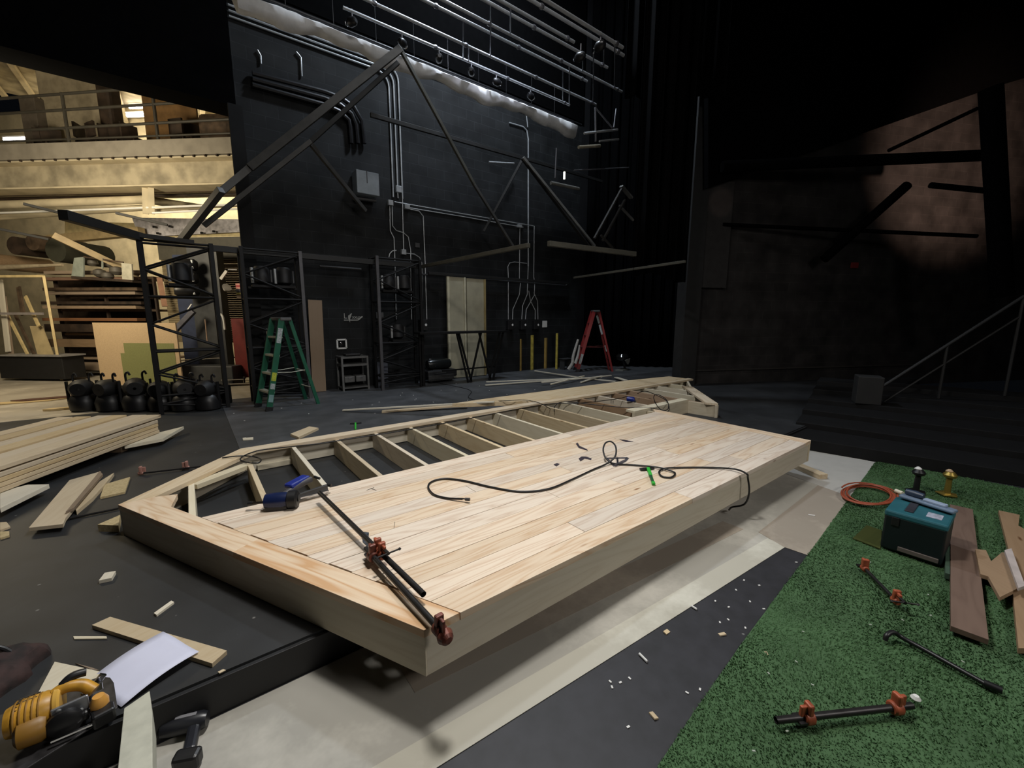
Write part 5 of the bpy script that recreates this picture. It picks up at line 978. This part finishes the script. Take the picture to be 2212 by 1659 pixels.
# glowing fluorescent fixtures
for i, (a, b, y, D) in enumerate([(275, 340, 250, 13.5), (280, 335, 232, 14.0), (10, 70, 302, 12.5)]):
    p, q = S(a, y, D), S(b, y, D); q.z = p.z; t = thing('tube_light', ['lower bright tube light seen through the mezzanine railing', 'upper bright tube light seen through the mezzanine railing', 'bright tube light low at the left of the mezzanine'][i], 'light', tuple((p+q)/2), 0); MB().tube([p, q], .05, 8).build('tube', emis('tube_glow', (.93, .92, 1.0), 9), t, world=True); MB().bar(p+Vector((0, 0, .07)), q+Vector((0, 0, .07)), .12, .04).build('housing', WHITE, t, world=True)
# pipes and ducts under the balcony
for i, (x0, y0, x1, y1, r, D, m_, lb) in enumerate([(-200, 450, 316, 431, .085, 9.0, CRM, 'fat cream duct under the mezzanine, ending at the post'), (-200, 467, 560, 440, .022, 8.8, WHITE, 'thin bright pipe running full width under the mezzanine'), (-200, 483, 320, 448, .065, 9.2, CRM, 'second cream duct below the fat one'), (330, 455, 560, 441, .03, 9.0, CRM, 'cream pipe right of the post under the mezzanine'), (330, 460, 560, 449, .02, 8.7, WHITE, 'lower bright pipe right of the post'), (-200, 425, 560, 409, .03, 9.1, RUST, 'rusty pipe right under the girder'), (-200, 434, 560, 418, .03, 9.4, DBR, 'dark pipe just below the rusty one'), (320, 432, 450, 452, .09, 10.0, CRD, 'dull slanting duct behind the post')]):
    MB().tube([S(x0, y0, D), S(x1, y1, D)], r, 12).build('service_pipe', m_, None, smooth=True, label=lb, cat='pipe')
MB().bar(ony(136, 464, 6.9), ony(302, 512, 7.97), .10, .11).build('roof_rafter', SD, None, bevel=.004, label='thick dark tube reaching left from the leftmost tower top', cat='beam')
for i, (x0, y0, x1, y1, w_, D0_, D1_, m_, lb) in enumerate([(250, 460, 362, 486, .05, 8.4, 8.8, SD, 'dark slim bar under the right duct'), (0, 495, 106, 517, .05, 8.2, 8.6, SD, 'dark slim bar at the left under the ducts'), (50, 440, 130, 460, .05, 8.2, 8.6, SD, 'short dark bar crossing the cream ducts'), (110, 518, 306, 500, .20, 10.4, 10.4, mat('light_joist', (.50, .38, .20), .6), 'yellowish timber joist above the shelves'), (115, 508, 300, 596, .13, 8.4, 9.4, mat('tan_joist', (.38, .29, .16), .6), 'tan timber slanting down toward the left tower')]):
    MB().bar(S(x0, y0, D0_), S(x1, y1, D1_), w_, w_).build('timber' if 'timber' in lb else 'shop_bar', m_, None, label=lb, cat='beam', bevel=.004)
for x, y0, y1, lb in ((313, 402, 462, 'left of two short cream posts under the girder'), (326, 402, 462, 'right of two short cream posts under the girder')):
    MB().bar(S(x, y0, 8.8), S(x+2, y1, 8.8), .10, .06).build('hanger_post', CRM, None, label=lb, cat='post')
sh = S(360, 480, 11); MB().slab([S(285, 470, 10.6), S(540, 474, 10.6), S(545, 500, 10.6), S(300, 512, 10.6)], .02).build('pinned_drawings', mat('drawing_paper', (.66, .64, .68), .6, scale=9, var=.3), None, label='row of white drawings pinned on the shop wall', cat='drawings')
MB().slab([S(140, 478, 10.7), S(560, 488, 10.7), S(560, 510, 10.7), S(140, 515, 10.7)], .02).build('yellow_wall_panel', mat('warm_cream', (.74, .62, .34), .6), None, label='warm cream wall panel behind the pinned drawings', cat='panel')
for i, (x, y) in enumerate([(333, 490), (341, 504), (367, 489), (436, 503), (462, 500)]):
    MB().box(tuple(S(x, y, 10.5)), (.05, .05, .05), .7).build('small_photo', RUBBER, None, label='small dark square pinned on the white drawings', cat='picture', group='dark squares on the pinned drawings')
# big shelving at left
DS = 9.4
t = thing('lumber_rack', 'tall dark brown lumber rack filled with long boards', 'rack', tuple(S(180, 820, DS)))
zz = lambda y: zat(200, y, DS)
for y in (598, 640, 668, 720, 772): sbox(MB(), 96, 318, DS, zz(y)-.05, zz(y), .8).build('shelf', RUST if y < 700 else WEATH, t, world=True)
sbox(MB(), 96, 318, DS+.8, 0, zz(598), .03).build('back_panel', DBR, t, world=True)
for x in (98, 205, 316): sbox(MB(), x-2, x+2, DS-.02, 0, zz(598), .06).build('post', DBR, t, world=True)
for i, (y, m_, lb) in enumerate([(590, WEATH, 'long brown board, uppermost in the lumber rack'), (604, BRN, 'dark board on the top shelf of the lumber rack'), (626, RUST, 'rusty bar on the second shelf of the rack'), (634, WEATH, 'brown board on the second shelf of the rack'), (655, DBR, 'dark board on the third shelf of the rack'), (664, WEATH, 'brown board low on the third shelf of the rack'), (690, BRN, 'reddish board on the fourth shelf of the rack'), (708, DBR, 'dark board low on the fourth shelf of the rack'), (740, WEATH, 'wide brown board on the fifth shelf'), (790, WEATH, 'broad board standing at the rack bottom')]):
    p, q = S(100+rg.random()*8, y, DS-.1-.03*(i % 3)), S(300+rg.random()*15, y, DS-.1-.03*(i % 3)); q.z = p.z = zz(y); board('rack_board', p, q, .22, .07 if y < 700 else .18, m_, None, label=lb, cat='board', group='boards stored in the lumber rack')
# junk on top of the rack
for i, (x, y, r, m_, lb) in enumerate([(66, 535, .20, DBR, 'dark rolled bundle at the left on the rack'), (104, 528, .18, RUST, 'brown rolled bundle beside the dark one'), (152, 545, .26, mat('dark_olive', (.035, .035, .022), .7), 'large dark olive drum on top of the rack'), (20, 568, .18, WEATH, 'light brown bundle at the far left of the rack')]):
    p = S(x, y, 9.3); MB().tube([p-SN*.3, p+SN*.8], r, 18).build('rolled_bundle', m_, None, smooth=True, label=lb, cat='bundle')
p = S(0, 585, 9.0); MB().tube([S(-100, 592, 9.0), S(0, 578, 9.0), S(135, 572, 9.0)], .09, 10, r2=.03).build('carpet_roll', mat('pale_roll', (.42, .35, .24), .7), None, smooth=True, label='pale long tapering roll pointing right above the yellow frame', cat='roll')
t = thing('open_crate', 'open crate with grey ends full of dark parts on top of the rack', 'crate', tuple(S(220, 600, 9.0))); MG = mat('mint_grey', (.27, .30, .26), .6)
def sq(nm, pts, D, th, m_, par): return MB().slab([S(x, y, D) for x, y in pts], th).build(nm, m_, par, world=True)
sq('end_panel', [(160, 557), (180, 555), (180, 600), (154, 596)], 8.9, .03, MG, t); sq('end_panel', [(262, 568), (284, 570), (286, 605), (264, 603)], 8.9, .03, mat('cream_end', (.50, .48, .38), .6), t)
sq('bottom_panel', [(154, 596), (286, 605), (286, 610), (154, 602)], 8.9, .5, DBR, t); sq('top_edge', [(180, 553), (265, 565), (265, 568), (180, 556)], 8.9, .03, RUST, t); sq('divider', [(219, 558), (222, 558), (222, 580), (219, 580)], 8.9, .02, MG, t)
for x, y, r in ((200, 568, .10), (215, 590, .12), (240, 572, .10), (252, 585, .13), (232, 596, .12)): q = S(x, y, 9.1); MB().lathe([(r*.5, -r*.7), (r, -r*.2), (r*.9, r*.5), (r*.3, r*.8)], q, 12).build('stored_part', mat('part_grey', (.09, .08, .065), .6), t, world=True, smooth=True)
# yellow frame with leaning boards
D1 = 8.5; t = thing('frame_rack', 'slim pale yellow frame standing at the left edge', 'frame', tuple(S(50, 810, D1))); YF = mat('yellow_wood', (.66, .52, .26), .6)
a, b = S(-120, 597, D1), S(95, 597, D1); b.z = a.z = (a.z+b.z)/2; MB().bar(a, b, .04, .05).build('top_rail', YF, t, world=True); MB().bar(b, Vector((b.x, b.y, 0)), .045, .045).build('post', YF, t, world=True); MB().bar(a, Vector((a.x, a.y, 0)), .045, .045).build('post', YF, t, world=True)
a2, b2 = S(-120, 677, D1), S(93, 677, D1); b2.z = a2.z; MB().bar(a2, b2, .03, .05).build('mid_rail', mat('grey_rail', (.28, .25, .24), .6), t, world=True)
for i, (x0, y0, x1, y1, w_, m_, lb) in enumerate([(0, 605, 18, 760, .12, PALE, 'pale board leaning at the far left in the frame'), (8, 640, 28, 790, .10, WEATH, 'brown board leaning just right of the pale one'), (16, 680, 60, 766, .06, YF, 'yellow batten leaning inside the frame'), (32, 678, 76, 770, .06, RUST, 'rusty brown batten leaning inside the frame'), (55, 640, 84, 705, .07, YF, 'short yellow batten near the frame post'), (40, 620, 50, 680, .10, RUST, 'reddish board behind the mid rail')]):
    board('leaning_board', S(x0, y0, 8.75), S(x1, y1, 8.55), w_, .03, m_, None, up=tuple(SN), label=lb, cat='board', group='boards leaning in the yellow frame')
o = MB().slab([S(x, y, 8.42+.25*(y < 750)) for x, y in ((64, 704), (90, 704), (130, 805), (92, 807))], .02).build('plywood_offcut', mat('plywood_yellow', (.50, .40, .22), .65, scale=4, var=.15), None, label='yellowish plywood offcut leaning by the frame post', cat='plywood')
t = thing('low_bench', 'low black bench at the left edge below the leaning boards', 'bench', tuple(S(40, 810, 8.4))); zb2 = zat(40, 770, 8.3)
sbox(MB(), -60, 86, 8.35, .05, zb2, .45).build('body', BLACK, t, world=True, bevel=.01); sbox(MB(), -60, 86, 8.30, zb2, zb2+.03, .5).build('top', mat('bench_top_grey', (.30, .29, .28), .5), t, world=True)
# tan sheet with green steps
Dp = 8.1; cpt = [(199, 697), (345, 697), (362, 832), (206, 830)]
o = thing('paint_sample_board', 'tan board with a stepped green patch standing behind the stage lights', 'board', tuple(S(270, 830, Dp)))
zT = zat(270, 697, Dp); A_, B_ = S(201, 700, Dp), S(380, 700, Dp)
MB().bar(Vector((A_.x, A_.y, zT/2)), Vector((B_.x, B_.y, zT/2)), .03, zT).build('tan_panel', mat('tan_paint', (.48, .35, .21), .7, scale=50, var=.08), o, world=True)
GP_ = mat('sage_green_paint', (.19, .20, .075), .7, scale=50, var=.08); z1 = zat(300, 741, Dp); z2 = zat(280, 763, Dp)
for x0, z in ((271, z1), (262, z2)):
    a, b = S(x0, 760, Dp), S(379, 760, Dp); dd_ = -SN*(.018 if x0 == 271 else .019); MB().bar(Vector((a.x, a.y, z/2))+dd_, Vector((b.x, b.y, z/2))+dd_, .006, z).build('green_patch', GP_, o, world=True)
# machine inside the left tower, red panel, shutters, striped stack
t = thing('shop_column', 'dark grey machine column with motors standing behind the left tower', 'machine', tuple(S(400, 830, 8.6))); SM = mat('machine_slate', (.055, .058, .062), .5, .2)
zT = zat(400, 530, 8.7); sbox(MB(), 398, 462, 8.9, 0, zT, .2).build('column', SM, t, world=True); sbox(MB(), 365, 400, 9.0, 0, zT*.95, .1).build('side_panel', mat('navy_cloth', (.02, .03, .07), .7), t, world=True)
for k, (x, y) in enumerate(((400, 572), (402, 600), (404, 628))): q = S(x, y, 8.6); MB().lathe([(.08, -.22), (.13, -.16), (.13, .16), (.08, .22)], q, 16, My).build('motor', BMETAL, t, world=True, smooth=True); MB().tube([q+Vector((-.14, 0, -.12)), q+Vector((-.14, 0, .12))], .03).build('cylinder', GALV, t, world=True, smooth=True); MB().tube([q+Vector((.12, -.1, -.08)), q+Vector((.12, -.1, .10))], .025).build('cylinder', GALV, t, world=True, smooth=True)
MB().bar(S(372, 720, 8.5), S(418, 672, 8.6), .10, .10).build('arm', mat('arm_grey', (.14, .14, .17), .4, .4), t, world=True, bevel=.01); MB().bar(S(405, 670, 8.4), S(414, 657, 8.4), .02, .02).build('blade', WHITE, t, world=True); MB().tube([S(443, 690, 8.5), S(448, 740, 8.5)], .012).build('rod', mat('copper_rod', (.5, .35, .25), .4, .5), t, world=True)
MB().tube(smoothpath([S(x, y, 8.4) for x, y in ((378, 725), (384, 731), (376, 737), (383, 743), (377, 750))]), .012, 6).build('spring', CHROME, t, world=True, smooth=True); sbox(MB(), 355, 470, 8.3, 0, zat(400, 790, 8.3), .3).build('base', SM, t, world=True, bevel=.02)
MB().tube([S(380, 779, 8.2), S(478, 773, 8.2)], .012).build('bright_rail', CHROME, t, world=True)
sbox(MB(), 479, 536, 8.6, .12, zat(505, 688, 8.6), .05).build('red_panel', mat('deep_red', (.15, .012, .010), .55), None, label='deep red panel standing between the two left towers', cat='panel')
# roller shutter with slats as its own surface
t = thing('roller_shutter', 'brown slatted roller shutter behind the left towers', 'shutter', tuple(S(440, 700, 9.6))); z0 = zat(500, 740, 9.6); z1 = zat(500, 560, 9.6); mb = MB(); k = 0; z = z0
while z < z1: sbox(mb, 340, 550, 9.6-.01*(k % 2), z, z+.045, .03); z += .05; k += 1
mb.build('slats', mat('shutter_brown', (.17, .13, .07), .6), t, world=True); sbox(MB(), 336, 552, 9.58, z1, z1+.5, .2).build('hood', mat('hood_olive', (.06, .055, .04), .6), t, world=True)
MB().bar(S(344, 600, 9.4), S(356, 662, 9.3), .10, .04).build('terracotta_board', mat('terracotta', (.40, .22, .14), .6), None, label='terracotta strip of board seen through the left tower', cat='board')
for i, (y0, y1, m_, nm) in enumerate([(612, 616, mat('pink_fabric', (.62, .30, .25), .7), 'pink'), (616, 620, RED_ if False else mat('red_fabric', (.35, .03, .04), .7), 'red'), (620, 624, mat('pink_fabric', (.62, .30, .25)), 'lower pink'), (624, 632, mat('navy_stack', (.03, .035, .06), .7), 'navy'), (632, 636, mat('yellow_stack', (.60, .58, .20), .6), 'yellow'), (637, 645, RUST, 'brown')]):
    D = 8.9; sbox(MB(), 497, 560, D, zat(525, y1, D), zat(525, y0, D), .3).build('folded_fabric', m_, None, label='%s layer in the stack of folded fabric behind the towers' % nm, cat='fabric', group='stack of folded fabric behind the towers')
t = thing('clip_lamp', 'white clip lamp with a curved arm left of the folded fabric', 'lamp', tuple(S(490, 620, 8.7))); MB().lathe([(.02, -.06), (.05, -.02), (.09, .06)], S(488, 624, 8.7), 14, Euler((.9, .5, 0)).to_matrix()).build('shade', mat('lamp_white', (.55, .52, .48), .5), t, world=True, smooth=True); MB().bar(S(477, 603, 8.7), S(490, 585, 8.7), .03, .06).build('arm', mat('lamp_white', (.55, .52, .48)), t, world=True); MB().bar(S(493, 582, 8.7), S(512, 583, 8.7), .02, .02).build('bracket', CHROME, t, world=True)
for i, (x0, x1, y0, y1, m_, lb) in enumerate([(547, 560, 652, 712, YF, 'yellow post seen between the towers'), (537, 556, 712, 748, mat('peach', (.52, .38, .26), .6), 'peach coloured crate seen through the second tower'), (545, 572, 778, 800, mat('tan_crate', (.40, .33, .24), .6), 'tan box low behind the green ladder'), (533, 543, 655, 700, mat('greyish2', (.20, .19, .17), .6), 'grey box behind the second tower')]):
    D = 8.6; zb_ = zat(x0, y1, D); sbox(MB(), x0, x1, D, 0 if zb_ < 1.2 else zb_, zat(x0, y0, D), .15).build('stored_box', m_, None, label=lb, cat='box')
MB().tube(smoothpath([S(475, 677, 8.3), S(482, 686, 8.3), (S(486, 712, 8.3))]), .022, 8).build('white_tape', WHITE, None, smooth=True, label='strip of white tape on the right post of the left tower', cat='tape')
t = thing('steel_creeper', 'low shiny steel trolley under the red panel', 'trolley', tuple(S(505, 830, 8.2))); q = S(505, 815, 8.2)
for z, w_ in ((.05, .5), (.14, .4)): MB().box((q.x, q.y, z), (w_, .25, .02), -.3).build('shelf', CHROME, t, world=True)
for x in (-.18, .18): MB().box((q.x+x, q.y, .1), (.03, .03, .15)).build('leg', DGREY, t, world=True)
for i, (x, y, r_) in enumerate([(60, 868, .5), (110, 862, .45), (135, 885, .2)]):
    p = onz(x, y, .0); vv = []; n = 14
    for j in range(n): a = 2*pi*j/n; vv.append((p.x+r_*cos(a)*(1+.2*sin(3*a)), p.y+r_*.35*sin(a)*(1+.3*cos(2*a))))
    MB().prism(vv, .0, .012+.01*i).build('brown_paper', mat('packing_paper', (.62, .47, .24), .7, scale=4, var=.25) if i != 1 else mat('packing_paper_dark', (.10, .045, .03), .7), None, label=['crumpled tan packing paper behind the lumber stack', 'dark brown cloth behind the lumber stack', 'small tan packing paper scrap near the stage lights'][i], cat='packing paper')
